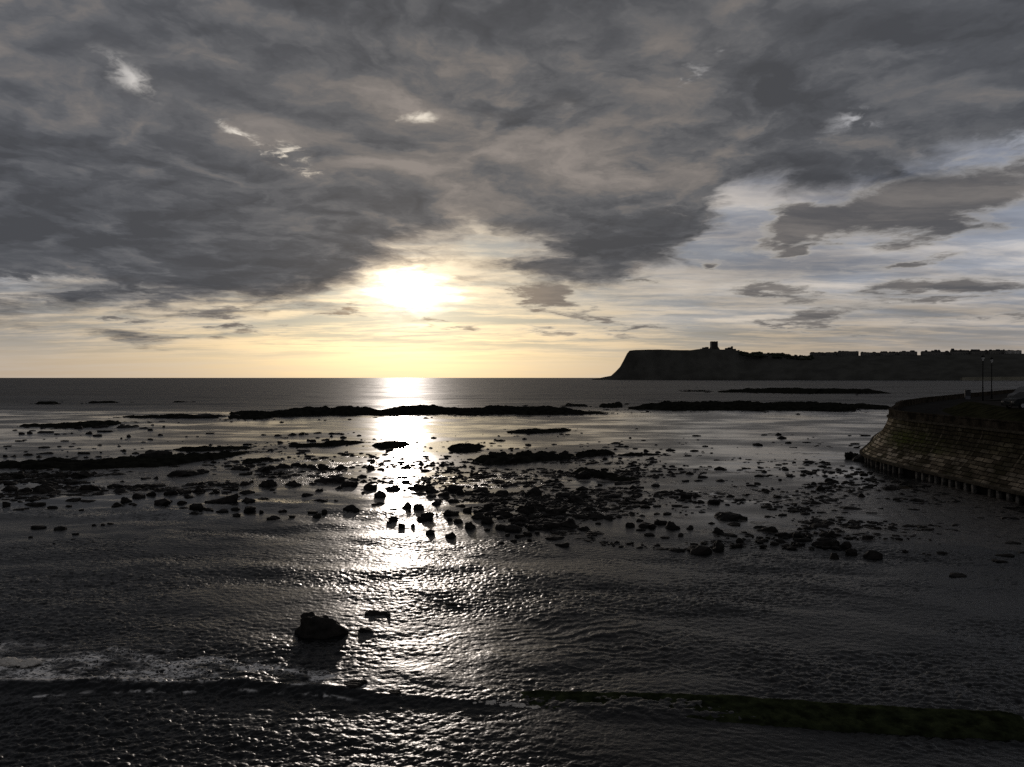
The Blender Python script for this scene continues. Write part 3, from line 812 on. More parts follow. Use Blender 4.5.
M_GRASS = simple('clipped_grass', (0.019, 0.019, 0.011), 0.95, 0.5, 0.8, 0.0, 0.04, 8.0)

curve = []
for k in range(15):
    f = k / 14
    curve.append((2.75 * (1 - f) ** 1.55 + 0.06, FOOT + (4.95 - FOOT) * f))
sweep(curve, 'masonry_face', mas, jit=0.10)
sweep([(0.06, 4.95), (0.22, 4.97), (0.22, 5.14), (0.0, 5.17)], 'coping', M_CONC, smooth=False)
sweep([(0.0, 5.16), (0.0, 5.80), (0.06, 5.82), (0.06, 5.93), (-0.46, 5.93), (-0.46, 5.82), (-0.40, 5.80), (-0.40, 4.9)], 'parapet', M_PARA, smooth=False)
sweep([(2.70, FOOT + .10), (3.02, FOOT + .06), (3.02, FOOT - .16), (2.3, FOOT - .18)], 'toe_beam', M_CONC, smooth=False, jit=0.05)
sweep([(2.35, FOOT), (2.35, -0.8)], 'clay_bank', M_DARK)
# piles under the toe
gaps = {15, 29}
proto_pile = None
pr = np.random.default_rng(5)
k = 0
for s in np.arange(float(np.interp(44, ry, arc)), float(np.interp(86, ry, arc)), 1.02):
    k += 1
    if k in (14, 24, 25): continue
    x, y = np.interp(s, arc, rx), np.interp(s, arc, ry)
    ax, ay = np.interp(s, arc, nx), np.interp(s, arc, ny)
    if proto_pile is None:
        proto_pile = MB().box((0, 0, 0), (.30, .34, 1.75), taper=.9).build('pile', M_PILE, bevel=.03)
        o = proto_pile
    else:
        o = proto_pile.copy(); COL.objects.link(o)
    off = 2.74 + pr.uniform(-.06, .06)
    o.location = (x + ax * off, y + ay * off, FOOT - .95 - pr.uniform(0, .12))
    o.rotation_euler = (pr.uniform(-.05, .05), pr.uniform(-.05, .05), math.atan2(ay, ax) + pr.uniform(-.1, .1))
    at_empty(o, sea_wall)

# promenade deck behind the parapet
deckx = np.stack([rx - nx * .4, rx - nx * 5.2, np.maximum(rx - nx * 14, rx + 8), np.full_like(rx, 420)])
decky = np.stack([ry - ny * .4, ry - ny * 5.2, ry - ny * 14, ry])
o = link('promenade_path', grid_mesh('promenade_path', deckx, decky, np.full_like(deckx, PROM), False), M_ASPH)
tag(o, 'grey promenade path behind the sea wall', 'path', kind='structure')
# grass bank climbing from the path to the raised road
def bank_line(k):
    return np.array([(46.2, 40), (46.4, 62), (47.0, 70), (50.5, 80), (58.8, 96.5), (64, 104), (120, 120)]) if k == 0 else np.array([(49.3, 40), (49.5, 61), (49.9, 67), (53.4, 76.5), (62.2, 95.5), (70, 101), (124, 116)])
uu = np.linspace(0, 1, 160); vv_ = np.linspace(0, 1, 14)[:, None]
l0, l1 = [np.stack([np.interp(uu, np.linspace(0, 1, 7), bank_line(k)[:, c]) for c in (0, 1)], 0) for k in (0, 1)]
GXX = l0[0][None] * (1 - vv_) + l1[0][None] * vv_; GYY = l0[1][None] * (1 - vv_) + l1[1][None] * vv_
GZ = PROM - .02 + 1.33 * sstep(vv_, -.1, 1.0) + .16 * (fbm(GXX * .8, GYY * .8, 4, 70) - .5) * np.sin(vv_ * 3.14)
o = link('grass_verge', grid_mesh('grass_verge', GXX, GYY, GZ), M_GRASS)
tag(o, 'low dark grass bank between the promenade path and the raised road', 'grass', kind='structure')
ROAD_Z = PROM + 1.30
o = MB().add([(49.2, 66, z_) for z_ in (PROM - .1, ROAD_Z)] + [(49.2, 60, z_) for z_ in (PROM - .1, ROAD_Z)] + [(150, 60, z_) for z_ in (PROM - .1, ROAD_Z)] + [(150, 128, z_) for z_ in (PROM - .1, ROAD_Z)] + [(62, 96, z_) for z_ in (PROM - .1, ROAD_Z)],
             [(1, 3, 5, 7, 9), (8, 6, 4, 2, 0), (0, 2, 3, 1), (2, 4, 5, 3), (4, 6, 7, 5), (6, 8, 9, 7), (8, 0, 1, 9)]).build('road', M_ASPH)
tag(o, 'raised road where the vehicles are parked', 'road', kind='structure')

# ------------------------------------------------------------------ reefs: long low rock platforms bared by the tide
FRINGE = []
def reef(label, front, back, h, seed, rough=0.5, lump=1.0, name='rock_reef', mat=None, base=0.0, cat='reef', res=0.9):
    """front and back: photo points of the near and far waterline, left to right; h: height in metres."""
    f = np.array([ground(*p) for p in front]); g = np.array([ground(*p) for p in back])
    x0, x1 = min(f[0, 0], g[0, 0]), max(f[-1, 0], g[-1, 0])
    dist = float(f[:, 1].mean())
    step = max(dist / FOC * res, 0.04)
    nu = int(np.clip((x1 - x0) / step, 24, 700))
    u = np.linspace(0, 1, nu)
    def res_(p):
        s = np.concatenate([[0], np.cumsum(np.hypot(*np.diff(p, axis=0).T))]); s /= s[-1]
        return np.interp(u, s, p[:, 0]), np.interp(u, s, p[:, 1])
    fx, fy = res_(f); bx, by = res_(g)
    depth = np.maximum(by - fy, 0.3)
    nv = int(np.clip(depth.max() / (step * 3), 12, 60))
    v = np.linspace(0, 1, nv)[:, None]
    wob = depth * 0.30 * (fbm(fx / (step * 16), fx * 0 + seed, 4, seed) - .5)
    X = fx[None] * (1 - v) + bx[None] * v
    Y = (fy + wob)[None] * (1 - v) + (by + wob)[None] * v
    endf = np.minimum(1, np.minimum(u, 1 - u)[None] / .16) ** .7
    ridge = np.clip(np.minimum(v / 0.10, (1 - v) / 0.25), 0, 1) ** 0.6
    sc = step * 9
    n = fbm(X / sc, Y / sc / 1.5, 5, seed + 3)
    n2 = fbm(X / (step * 40), Y * 0 + 3.3, 3, seed + 4)
    Z = 1.75 * h * ridge * endf * np.maximum(0.25 * (1 - rough), (1 - rough) + rough * 2.2 * (n - .22) * lump) * (0.30 + 0.95 * sstep(n2, .18, .55)) - 0.14 * (1 - ridge * endf) - 0.03
    fr = np.random.default_rng(seed + 500)
    for _ in range(int((x1 - x0) / dist * FOC * .55)):          # loose stones along the edges and off both ends
        k_ = fr.uniform(-.10, 1.10); kk = int(np.clip(k_, 0, .999) * nu); near_ = fr.random() < .65
        FRINGE.append((fx[kk] + (k_ - np.clip(k_, 0, 1)) * (x1 - x0), (fy[kk] - fr.exponential(.10) * depth[kk] if near_ else by[kk] + fr.exponential(.25) * depth[kk]) + wob[kk], dist / FOC * (.6 + 1.6 * fr.random() ** 2.5)))
    cx_, cy2 = float(X.mean()), float(Y.mean())
    o = link(name, grid_mesh(name, X - cx_, Y - cy2, Z + base, False), mat or M_REEF)
    o.location = (cx_, cy2, 0)
    return tag(o, label, cat)

reef('long dark reef lying across the sun glitter, longest of the offshore reefs',
     [(243, 416.2), (262, 417), (300, 415.8), (350, 415.2), (400, 415), (450, 415), (500, 414.4), (560, 414.6), (588, 414), (614, 412.6)],
     [(243, 412.6), (262, 412.4), (300, 411.6), (350, 410.4), (400, 409.2), (450, 408.8), (500, 409.8), (560, 410.4), (588, 410.8), (614, 411.2)], 0.72, 1, .46)
reef('broad dark reef between the long glitter reef and the curved sea wall',
     [(627, 409.6), (680, 410.6), (735, 411), (800, 411.4), (845, 411), (861, 409.4)],
     [(627, 406.6), (680, 405.4), (735, 405), (800, 405.2), (845, 406.6), (861, 408.4)], 0.85, 2, .48)
reef('low dark reef running in behind the tip of the curved sea wall', [(838, 408.4), (865, 408.8), (892, 409)], [(838, 406), (865, 405.6), (892, 405.6)], .5, 3)
reef('farthest flat reef lying off the foot of the headland', [(717, 392.2), (750, 393), (800, 393.6), (850, 393.8), (891, 393.8)],
     [(717, 391.0), (750, 390.6), (800, 390.4), (850, 391), (891, 393.2)], 1.15, 4, .4)
reef('sliver of reef awash just off the end of the farthest reef', [(684, 391.6), (696, 391.8), (709, 391.4)], [(684, 391.1), (696, 391.0), (709, 391.0)], .4, 5)
reef('thin broken reef line in the grey water off the end of the long glitter reef', [(118, 417.4), (150, 417.6), (182, 418), (212, 418)], [(118, 416), (150, 415.8), (182, 415.4), (212, 416)], .30, 6, .6)
reef('low sliver of reef far out in open water, beyond the ragged skerries', [(36, 403.6), (48, 403.8), (59, 403.6)], [(36, 402.8), (48, 402.2), (59, 402.4)], .45, 7)
reef('second thin sliver of reef in open water beside the far low sliver', [(88, 403.2), (104, 403.2), (118, 403)], [(88, 402.6), (104, 402.3), (118, 402.4)], .4, 8)
reef('tiny sliver of reef far out over the thin broken reef line', [(173, 402.6), (184, 402.6)], [(173, 402), (184, 402)], .35, 9)
reef('ragged skerry broken by small gaps in the grey water off the long weedy ledge', [(38, 427.5), (60, 428.2), (80, 428), (100, 426.5), (122, 424.5)], [(38, 424), (60, 423), (80, 423), (100, 422), (122, 421.5)], .30, 10, .85, .9)
reef('flat strip of skerry trailing in front of the ragged skerry', [(18, 426.6), (35, 426.8), (52, 426.2)], [(18, 425.4), (35, 425), (52, 425)], .2, 11)
reef('ragged spread of rocks at the tapering end of the long glitter reef', [(228, 418.2), (240, 419.6), (256, 419.4), (270, 418.6)], [(228, 412.6), (240, 410.8), (256, 410.6), (270, 411.6)], .6, 12, .8)
reef('long dark weedy ledge sloping across the bay edge behind the tilted block',
     [(-60, 470), (0, 468.5), (40, 469), (90, 470.5), (140, 469), (170, 466), (200, 461), (230, 456.5), (258, 451.5)],
     [(-60, 466), (0, 463), (40, 460.5), (90, 459), (140, 458.5), (170, 457.4), (200, 455), (230, 452.8), (258, 449.5)], 0.26, 13, .62)
reef('thin upper strand of ledge running above the long weedy ledge', [(170, 450), (195, 451.5), (225, 450.6), (257, 448.6)], [(170, 448.6), (195, 447.4), (225, 446), (257, 445)], .16, 14, .7)
reef('dark needle shaped ledge between the glitter and the row of boulders', [(286, 446.5), (300, 447.6), (325, 446.6), (350, 444.8), (367, 442.4)], [(286, 443.4), (300, 442.8), (325, 442.4), (350, 441.6), (367, 441)], .24, 15, .6)
reef('small humped islet standing alone in the brightest glitter', [(370, 446.5), (382, 448.4), (395, 448), (412, 444.5)], [(370, 445), (382, 442.6), (395, 441.4), (412, 442.8)], 0.42, 16, .4)
reef('low dark bar of rock in the bright water beyond the weedy clumps', [(504, 433.4), (530, 433.8), (555, 432.6), (573, 430.6)], [(504, 430.4), (530, 430.6), (555, 429.6), (573, 428.8)], .26, 17, .6)
reef('lace like clump of weedy rock on the bright flats beside the glitter', [(447, 449.5), (460, 453), (475, 452.5), (482, 450)], [(447, 446.6), (460, 444.5), (475, 443.5), (482, 446)], .27, 18, .95, .85)
reef('knobbly bank of weedy rock on the bright flats, longest bank beside the glitter', [(470, 462), (490, 464.5), (515, 464), (540, 461.5), (560, 460), (578, 457.6)], [(470, 459), (490, 455.8), (515, 455), (540, 454.6), (560, 453.2), (578, 453)], .30, 19, .75)
reef('thinner bank of weedy rock tailing off from the knobbly bank', [(574, 458.6), (590, 456.6), (606, 455), (617, 454)], [(574, 453.6), (590, 452), (606, 451.6), (617, 452.4)], .26, 20, .85)
reef('low strip of stones at the end of the bank tail, in bright pools', [(616, 455.6), (640, 455.4), (665, 455)], [(616, 454), (640, 453.6), (665, 454)], .16, 21, .9)
reef('dark lumpy shoal of rock on the wet flats below the thinner bank', [(570, 472), (585, 475.5), (610, 481), (632, 484), (645, 482)], [(570, 469.5), (585, 468.8), (610, 472.5), (632, 475.8), (645, 478)], .24, 22, .9)
reef('thin dark line of reef edge on the grey water above the row of boulders', [(240, 464), (256, 462), (275, 459.6)], [(240, 462), (256, 460), (275, 458.4)], .16, 23, .7)
reef('narrow strip of rock above the far small boulders by the glitter reef', [(565, 406.4), (576, 406.2), (588, 406.4)], [(565, 405), (576, 404.2), (588, 405)], .5, 24, .8)
reef('short clump of reef in the gap between the two longest reefs', [(599, 407), (612, 408), (624, 407)], [(599, 404.8), (612, 403.4), (624, 404.4)], .6, 25, .8)

# weed covered apron below the weir, awash
def apron():
    xs = np.linspace(-1.2, 20.5, 420)
    v = np.linspace(0, 1, 26)[:, None]
    yb = np.interp(xs, [-1.2, .8, 6.2, 11.3, 15, 20.5], [21.25, 21.3, 21.1, 20.35, 20.0, 19.3]); yf = np.interp(xs, [-1.2, .8, 6.2, 11.3, 15, 20.5], [20.5, 20.05, 19.15, 18.65, 18.4, 17.8])
    w = .10 * (fbm(xs * 1.4, xs * 0, 4, 61) - .5)
    X = np.repeat(xs[None], 26, 0); Y = (yf + w)[None] * (1 - v) + (yb + w)[None] * v
    fall = np.clip(v / .10, 0, 1)
    Z = -.30 + fall * (.25 + .13 * v ** .7) + .03 * (1 - sstep(X, 5, 9)) + .05 * (fbm(X * 2.6, Y * 2.6, 4, 62) - .5) + .05 * (fbm(X * 9, Y * 9, 3, 63) - .5)
    Z = Z - .25 * sstep(v, .86, 1.0)
    Z = Z - .25 * (1 - sstep(X, -1.2, .6)) - .14 * np.exp(-((X - 14.6) / .35) ** 2)
    return X, Y, Z
X, Y, Z = apron()
cx_, cy2 = float(X.mean()), float(Y.mean())
o = link('weedy_apron', grid_mesh('weedy_apron', X - cx_, Y - cy2, Z, True), M_WEED)
o.location = (cx_, cy2, 0)
tag(o, 'green weed covered stone apron awash along the weir in the dark near water', 'weir apron')

# ------------------------------------------------------------------ rocks: (centre, foot, width, height) read off eight-times enlargements
TILE = {'a1': (0, 380), 'a2': (130, 380), 'a3': (260, 380), 'a4': (390, 380), 'a5': (520, 380), 'a6': (650, 380), 'a7': (780, 380),
        'b1': (0, 465), 'b2': (130, 465), 'b3': (260, 465), 'b4': (390, 465), 'b5': (520, 465), 'b6': (650, 465), 'b7': (780, 465), 'b8': (900, 465)}
ROCKS = {
'a1': [(150,395,40,20),(205,392,40,30),(305,388,100,22),(410,398,40,14),(515,392,20,14),(462,396,25,10),(640,395,40,32),(690,412,70,22),(745,380,90,16),(940,415,35,35),(880,428,18,16),(85,368,35,10),(155,340,40,18),
       (565,355,50,30),(735,345,60,26),(820,322,80,18),(690,352,60,16),(890,350,130,14),(970,340,50,16),(425,488,25,12),(460,447,50,8),(510,488,40,6),(565,500,30,8),(30,562,40,24),(80,562,45,24),(190,550,55,24),(300,542,90,16),
       (280,565,35,24),(595,540,75,24),(610,570,40,18),(730,532,25,14),(880,517,16,10),(485,525,20,10),(485,560,20,10),(30,612,60,40),(120,715,110,70),(285,718,110,48),(400,712,90,60),(465,690,40,10),(562,712,130,66)],
'a2': [(305,272,40,32),(345,277,90,20),(500,277,190,14),(650,266,85,22),(770,270,50,28),(840,295,14,14),(790,287,18,14),(350,312,15,8),(95,355,50,18),(140,367,38,18),(215,405,32,18),(240,345,22,18),(155,330,22,12),
       (30,342,40,20),(45,312,40,8),(140,312,40,10),(225,305,45,10),(970,402,40,12),(355,545,50,20),(433,532,16,20),(405,518,35,10),(355,702,280,64),(300,640,90,25),(60,690,40,14),(85,725,60,18),(185,722,35,28),(520,687,32,22),
       (755,658,90,42),(830,662,60,36),(700,608,40,12),(770,600,30,20),(855,612,45,25),(950,672,110,60)],
'a3': [(120,410,50,20),(230,405,60,28),(295,400,40,28),(335,398,30,18),(415,390,45,16),(515,415,26,20),(520,395,40,18),(555,395,60,14),(600,398,30,20),(685,385,16,8),(720,408,30,14),(430,292,16,8),(475,295,20,8),(650,290,30,12),
       (155,310,35,14),(835,278,40,10),(350,445,30,20),(380,450,40,22),(465,440,55,18),(410,425,40,12),(245,468,40,22),(550,448,36,14),(130,450,20,8),(175,425,40,10),(270,538,30,18),(325,545,20,14),(585,538,55,14),(625,528,25,14),
       (737,538,30,12),(800,548,26,10),(210,565,28,14),(110,590,60,22),(160,578,25,16),(528,593,18,14),(800,588,30,10),(720,625,40,10),(50,658,110,48),(165,648,120,56),(255,630,60,38),(310,642,60,46),(370,644,60,40),(460,652,85,60),
       (572,650,70,50),(805,650,66,48),(925,637,26,28),(880,627,28,14),(895,664,24,18),(835,660,18,10)],
'a4': [(260,282,40,16),(180,282,24,8),(305,275,14,8),(980,190,60,8),(1005,477,40,16),(500,510,80,28),(560,490,60,35),(440,535,30,14),(435,502,30,30),(600,507,40,26),(410,570,28,16),(310,612,40,38),(225,617,40,46),(350,647,34,30),
       (370,627,40,34),(410,624,60,18),(450,617,36,22),(470,637,26,10),(490,664,50,24),(745,542,40,30),(810,537,40,14),(890,517,18,16),(15,570,30,10),(620,614,60,24),(690,592,60,45),(730,617,75,60),(830,615,60,40),(880,610,80,62),(960,597,90,50)],
'a5': [(60,477,40,18),(805,424,20,12),(855,358,22,10),(350,400,40,8),(525,527,28,28),(580,532,40,24),(615,520,36,12),(600,552,22,12),(680,562,24,22),(735,552,50,16),(707,508,34,14),(885,542,30,24),(930,522,36,24),(1010,530,36,16),
       (835,627,36,20),(620,574,20,12),(280,575,120,50),(365,192,50,24),(410,187,50,10),(320,192,40,10),(470,192,40,10),(935,234,24,16)],
'a6': [(350,410,60,10),(148,507,26,14),(68,532,45,16),(455,535,20,10),(45,599,30,12),(75,594,12,12),(180,230,40,18)],
'a7': [(525,482,30,12),(65,462,40,20),(195,584,30,12),(110,604,20,10),(280,658,22,14),(320,660,16,12),(375,680,30,16),(235,688,80,14)],
'b1': [(40,190,100,60),(160,200,85,55),(275,205,130,78),(620,190,140,72),(690,180,50,40),(450,175,70,26),(540,160,40,14),(815,165,60,26),(850,205,110,45),(990,170,80,40),(985,235,80,34),(900,275,70,60),(845,295,60,34),(955,290,60,20),
       (880,127,30,22),(20,300,60,50),(120,277,60,26),(215,265,100,30),(215,297,120,26),(110,335,100,24),(490,270,100,42),(600,275,100,24),(485,302,40,14),(370,317,60,28),(580,332,40,16),(620,215,40,14),(240,462,100,26),(405,474,70,38),
       (535,510,40,20),(210,530,24,14),(515,547,40,12),(380,580,24,14),(680,440,25,14),(745,440,30,18),(795,432,45,18)],
'b2': [(40,240,80,46),(60,165,100,34),(180,160,110,26),(135,222,70,42),(205,200,80,36),(190,287,120,62),(15,297,50,24),(285,217,80,55),(375,212,90,38),(420,150,90,32),(500,202,90,62),(515,145,50,34),(360,282,60,34),(410,242,90,40),
       (480,322,110,62),(380,322,70,24),(450,362,70,30),(630,282,200,98),(660,342,90,28),(560,332,70,24),(830,215,120,46),(850,282,90,62),(850,337,95,48),(755,327,60,28),(765,377,50,34),(955,257,80,28),(830,147,70,44),(885,132,40,30),
       (990,157,100,72),(700,122,40,18),(740,172,80,26),(620,192,50,26),(575,132,70,20),(640,137,30,14),(955,342,30,20),(1010,397,30,24),(780,237,50,20)],
'b3': [(485,132,200,72),(370,142,60,26),(45,157,115,72),(215,157,130,62),(650,162,110,64),(795,182,85,70),(740,217,60,38),(875,242,105,76),(955,187,95,78),(880,157,40,14),(985,232,60,16),(335,232,85,40),(390,277,140,42),(420,202,60,42),
       (85,192,40,24),(555,272,40,26),(645,327,90,52),(697,332,40,40),(850,292,80,10),(975,327,60,10),(975,397,70,28),(945,417,40,12),(405,377,55,36),(465,347,40,34),(380,347,60,14),(95,397,70,36),(225,382,40,22),(150,337,60,12),(25,257,50,28),
       (740,713,50,36)][:-1],
'b4': [(20,182,50,70),(100,127,70,28),(105,192,40,24),(200,182,135,62),(185,227,110,42),(310,207,120,66),(380,232,80,60),(450,192,150,76),(515,212,50,60),(570,217,60,34),(660,202,115,54),(810,224,115,56),(1005,227,40,40),(1000,127,40,16),
       (115,312,85,86),(140,337,40,40),(205,322,80,62),(340,292,70,50),(465,277,90,40),(440,362,105,58),(515,307,60,30),(555,337,70,46),(265,382,90,62),(225,392,60,26),(335,362,30,12),(700,332,85,72),(640,392,80,62),(715,422,90,82),(630,342,60,24),
       (745,292,30,20),(760,337,40,20),(840,377,90,52),(990,352,100,80),(820,467,90,52),(900,482,110,62),(940,417,110,60),(590,457,75,68),(490,417,70,36),(435,402,40,26),(440,527,75,62),(288,497,55,42),(82,442,46,28),(25,397,60,32),(165,442,30,20),
       (710,477,50,14),(810,577,45,26),(910,562,50,26),(950,522,60,22),(840,512,60,18)],
'b5': [(100,227,120,84),(205,134,50,24),(45,127,40,14),(455,92,110,72),(530,62,60,36),(610,64,55,36),(655,112,100,24),(755,107,110,40),(760,142,110,24),(855,127,80,22),(590,152,36,24),(865,167,70,18),(1000,152,60,24),(540,182,50,14),(345,172,50,14),
       (330,217,90,26),(265,257,90,42),(430,282,115,84),(55,342,110,72),(135,312,80,50),(170,342,60,50),(270,367,130,82),(490,337,80,46),(110,387,120,36),(170,422,50,46),(95,472,90,52),(240,467,115,74),(360,462,130,102),(440,392,110,48),(480,482,110,52),
       (550,512,120,38),(560,392,100,50),(650,397,70,46),(575,432,40,20),(60,512,60,36),(125,502,36,24),(70,552,30,20),(265,547,130,20),(310,597,90,46),(810,452,60,48),(940,462,130,56),(880,412,60,26),(950,520,60,32),(890,482,60,24),(1005,417,40,30),
       (830,372,40,24),(1000,307,50,18)],
'b6': [(45,157,65,30),(255,57,55,18),(390,94,65,26),(525,120,55,24),(800,144,50,26),(860,197,60,38),(960,112,30,18),(940,242,50,34),(705,224,60,22),(270,247,70,52),(325,242,30,30),(190,242,70,22),(85,247,40,14),(70,307,60,20),(480,282,85,46),
       (380,277,40,26),(335,277,60,22),(565,294,40,16),(660,287,30,16),(605,402,300,74),(620,447,90,36),(160,472,120,84),(90,432,90,40),(20,462,60,50),(300,467,50,42),(510,502,80,64),(450,432,70,24),(590,522,90,26),(670,562,50,40),(655,592,80,24),
       (385,647,145,82),(500,622,105,86),(200,634,95,32),(130,540,70,24),(235,522,40,34),(700,497,50,22),(890,492,180,66),(1000,527,70,50),(930,577,60,24),(820,462,90,24)],
'b7': [(255,147,40,34),(310,182,55,56),(400,127,100,50),(370,137,40,28),(455,167,40,28),(670,110,75,22),(815,190,75,48),(865,257,50,22),(525,207,50,46),(610,237,60,46),(255,202,40,22),(390,192,30,22),(130,197,30,22),(215,217,40,20),(320,237,40,24),
       (140,257,60,18),(270,287,80,38),(540,332,140,32),(745,327,40,22),(680,357,70,16),(990,337,70,26),(120,342,80,18),(375,432,120,28),(300,457,120,42),(240,472,80,32),(570,467,110,28),(725,472,50,32),(845,470,60,22),(370,517,90,62),(55,527,85,48),
       (155,527,100,58),(215,522,60,46),(190,557,110,32),(30,567,60,28),(315,592,110,56),(390,592,130,72),(490,602,75,60),(500,537,70,20),(650,537,65,36),(720,512,60,24),(95,607,28,30),(410,677,62,50),(540,647,80,44),(700,677,100,76),(560,152,50,18)],
'b8': [(160,267,110,34),(125,337,80,28),(215,362,80,24),(350,320,40,14),(150,397,60,12),(215,482,100,14),(560,272,30,14),(800,672,110,22),(750,712,80,16),(840,587,120,24)],
}
PX = [(150.5, 460, 28, 14), (318, 640, 60, 34), (377, 621, 26, 12), (366, 634, 16, 9), (451, 607, 14, 6), (964, 578, 18, 4), (352, 690, 22, 7), (392, 697, 16, 5)]
rocks = []
for tkey, rows_ in ROCKS.items():
    ox, oy = TILE[tkey]
    sc = 7.307
    for cx, by_, w, h in rows_:
        rocks.append((ox + cx / sc, oy + by_ / sc, w / sc, h / sc))
for r_ in PX: rocks.append(r_)

ico = bmesh.new(); bmesh.ops.create_icosphere(ico, subdivisions=3, radius=1.0)
I3 = np.array([v.co for v in ico.verts]); F3 = np.array([[v.index for v in f.verts] for f in ico.faces]); ico.free()
ico = bmesh.new(); bmesh.ops.create_icosphere(ico, subdivisions=2, radius=1.0)
I2 = np.array([v.co for v in ico.verts]); F2 = np.array([[v.index for v in f.verts] for f in ico.faces]); ico.free()
ico = bmesh.new(); bmesh.ops.create_icosphere(ico, subdivisions=5, radius=1.0)
I5 = np.array([v.co for v in ico.verts]); F5 = np.array([[v.index for v in f.verts] for f in ico.faces]); ico.free()

def rock_shape(seed, style, V):
    r = np.random.default_rng(seed)
    p = {'flat': 3.2, 'low': 2.6, 'blocky': 3.6, 'upright': 2.6}[style]
    v = V / (np.abs(V) ** p).sum(1, keepdims=True) ** (1 / p)
    for _ in range(7 if style != 'flat' else 5):                # cleaved faces
        n = r.normal(size=3); n[2] *= .7; n /= np.linalg.norm(n)
        d = r.uniform(.52, .86)
        over = np.maximum(v @ n - d, 0)
        v = v - over[:, None] * n * r.uniform(.8, 1.0)
    for f, a in (((2.3, .13), (4.7, .10), (10.5, .055), (21.0, .02)) if len(V) < 5000 else ((1.6, .07), (4.0, .05), (9.0, .018), (24.0, .008))):
        ph = r.uniform(0, 6.28, (3, 3)); k = r.normal(size=(3, 3)) * f * .7
        s = np.sin(v @ k + ph[0]).sum(1) / 3
        v = v * (1 + a * s[:, None] * 2.3)
    lean = r.uniform(-.55, .55)
    v = v * (1 - (.10 if style in ('blocky', 'flat') else .28) * np.clip(v[:, 2:3], 0, 1) * np.array([1, 1, 0]))
    v[:, 2] += lean * v[:, 0] * .6
    lo, hi = v.min(0), v.max(0)
    return (v - (lo + hi) / 2) / ((hi - lo) / 2)

REGION = [  # (phrase, centre column, centre row)
    ('on the ragged skerries off the weedy ledge', 75, 430), ('by the thin broken reef line', 178, 419), ('beyond the long weedy ledge, in pale water', 55, 455),
    ('standing against the long weedy ledge', 60, 476), ('beside the tilted block under the weedy ledge', 170, 474), ('beside the thin upper ledge strand', 185, 452),
    ('on the rubble below the weedy ledge', 30, 495), ('in the dark rubble patch under the weedy ledge', 85, 494), ('half sunk in the dim water under the rubble', 60, 532),
    ('at the rubble edge under the tilted block', 152, 494), ('in the crowded rubble under the tilted block', 190, 497), ('in the crowded rubble facing the twin boulders', 225, 500),
    ('by the twin boulders off the weedy ledge', 240, 470), ('in the grey shallows under the long glitter reef', 285, 432), ('around the needle shaped ledge', 310, 443),
    ('in the boulder row under the needle ledge', 300, 468), ('on the bright flats under the needle ledge', 340, 454), ('on rippled water below the boulder row', 275, 488),
    ('below the boulder row, towards the glitter', 320, 500), ('in the glitter under the humped islet', 385, 468), ('at the edge of the glitter, under the islet', 375, 490),
    ('along the edge of the brightest glitter', 445, 465), ('by the lace like weedy clump', 462, 450), ('in the block wall crossing the glitter', 425, 492),
    ('below the block wall in the glitter', 415, 512), ('just off the end of the block wall', 470, 505), ('last in the glitter under the block wall', 445, 534),
    ('beside the knobbly weedy bank', 500, 458), ('in the dark heap next to the glitter', 490, 512), ('in the heap below the knobbly bank', 527, 512),
    ('in the densest rubble on the flats', 560, 520), ('on the outer rubble slope of the flats', 590, 532), ('on the lumpy shoal', 600, 476), ('below the lumpy shoal', 625, 487),
    ('by the tail of the weedy banks', 612, 452), ('in bright pools past the bank tails', 650, 452), ('in the gap between the longest reefs', 600, 406),
    ('scattered on gravel past the shoal', 690, 486), ('among the gravel stones above the broad slab', 705, 501), ('next to the broad flat slab', 735, 524), ('in the stones left over beside the dense rubble', 655, 524),
    ('near the paired boulders at the water edge', 710, 548), ('at the water edge beyond the broad slab', 775, 540), ('on the gravel between slab and sea wall', 770, 493),
    ('on gravel facing the sea wall tip', 830, 484), ('on gravel under the sea wall piles', 880, 495), ('in the shining water off the sea wall', 815, 468),
    ('in the mid gravel under the sea wall', 850, 514), ('in the boulder cluster at the gravel edge', 815, 536), ('in the outermost boulders off the gravel edge', 865, 554),
    ('on dark mud under the piles', 930, 512), ('in the dark near water by the wall foot', 1000, 556), ('in the dark rippled water over the weir', 345, 625), ('in open water', 470, 410),
]
rcx = np.array([r_[1] for r_ in REGION]); rcy = np.array([r_[2] for r_ in REGION])
def style_of(w, h):
    q = w / h
    return 'flat' if q > 3.1 else 'low' if q > 2.05 else 'blocky' if q > 1.4 else 'upright'
info = []
for k, (cx, by_, w, h) in enumerate(rocks):
    ri = int(np.argmin(((rcx - cx) / 2.0) ** 2 + (rcy - by_) ** 2 * 1.0))
    info.append(dict(px=cx, py=by_, w=w, h=h, st=style_of(w, h), ri=ri, area=w * h))
LIMIT = 290
order = sorted(range(len(info)), key=lambda k: -info[k]['area'])
named = set(order[:LIMIT])
groups = {}
for k in named:
    groups.setdefault((info[k]['ri'], info[k]['st']), []).append(k)
ORD = ['', 'second ', 'third ', 'fourth ', 'fifth ', 'sixth ', 'seventh ', 'eighth ', 'ninth ', 'tenth ', 'eleventh ', 'twelfth ']
for (ri, st), ks in groups.items():
    ks.sort(key=lambda k: -info[k]['area'])
    n = len(ks)
    for j, k in enumerate(ks):
        if n == 1: a_ = 'single'
        elif n == 2: a_ = ('larger', 'smaller')[j]
        elif j == n - 1: a_ = 'smallest'
        else: a_ = ORD[j] + 'largest'
        info[k]['label'] = f"{a_} {st} dark rock {REGION[ri][0]}"
small_v, small_f = [], []
print('rocks', len(rocks))
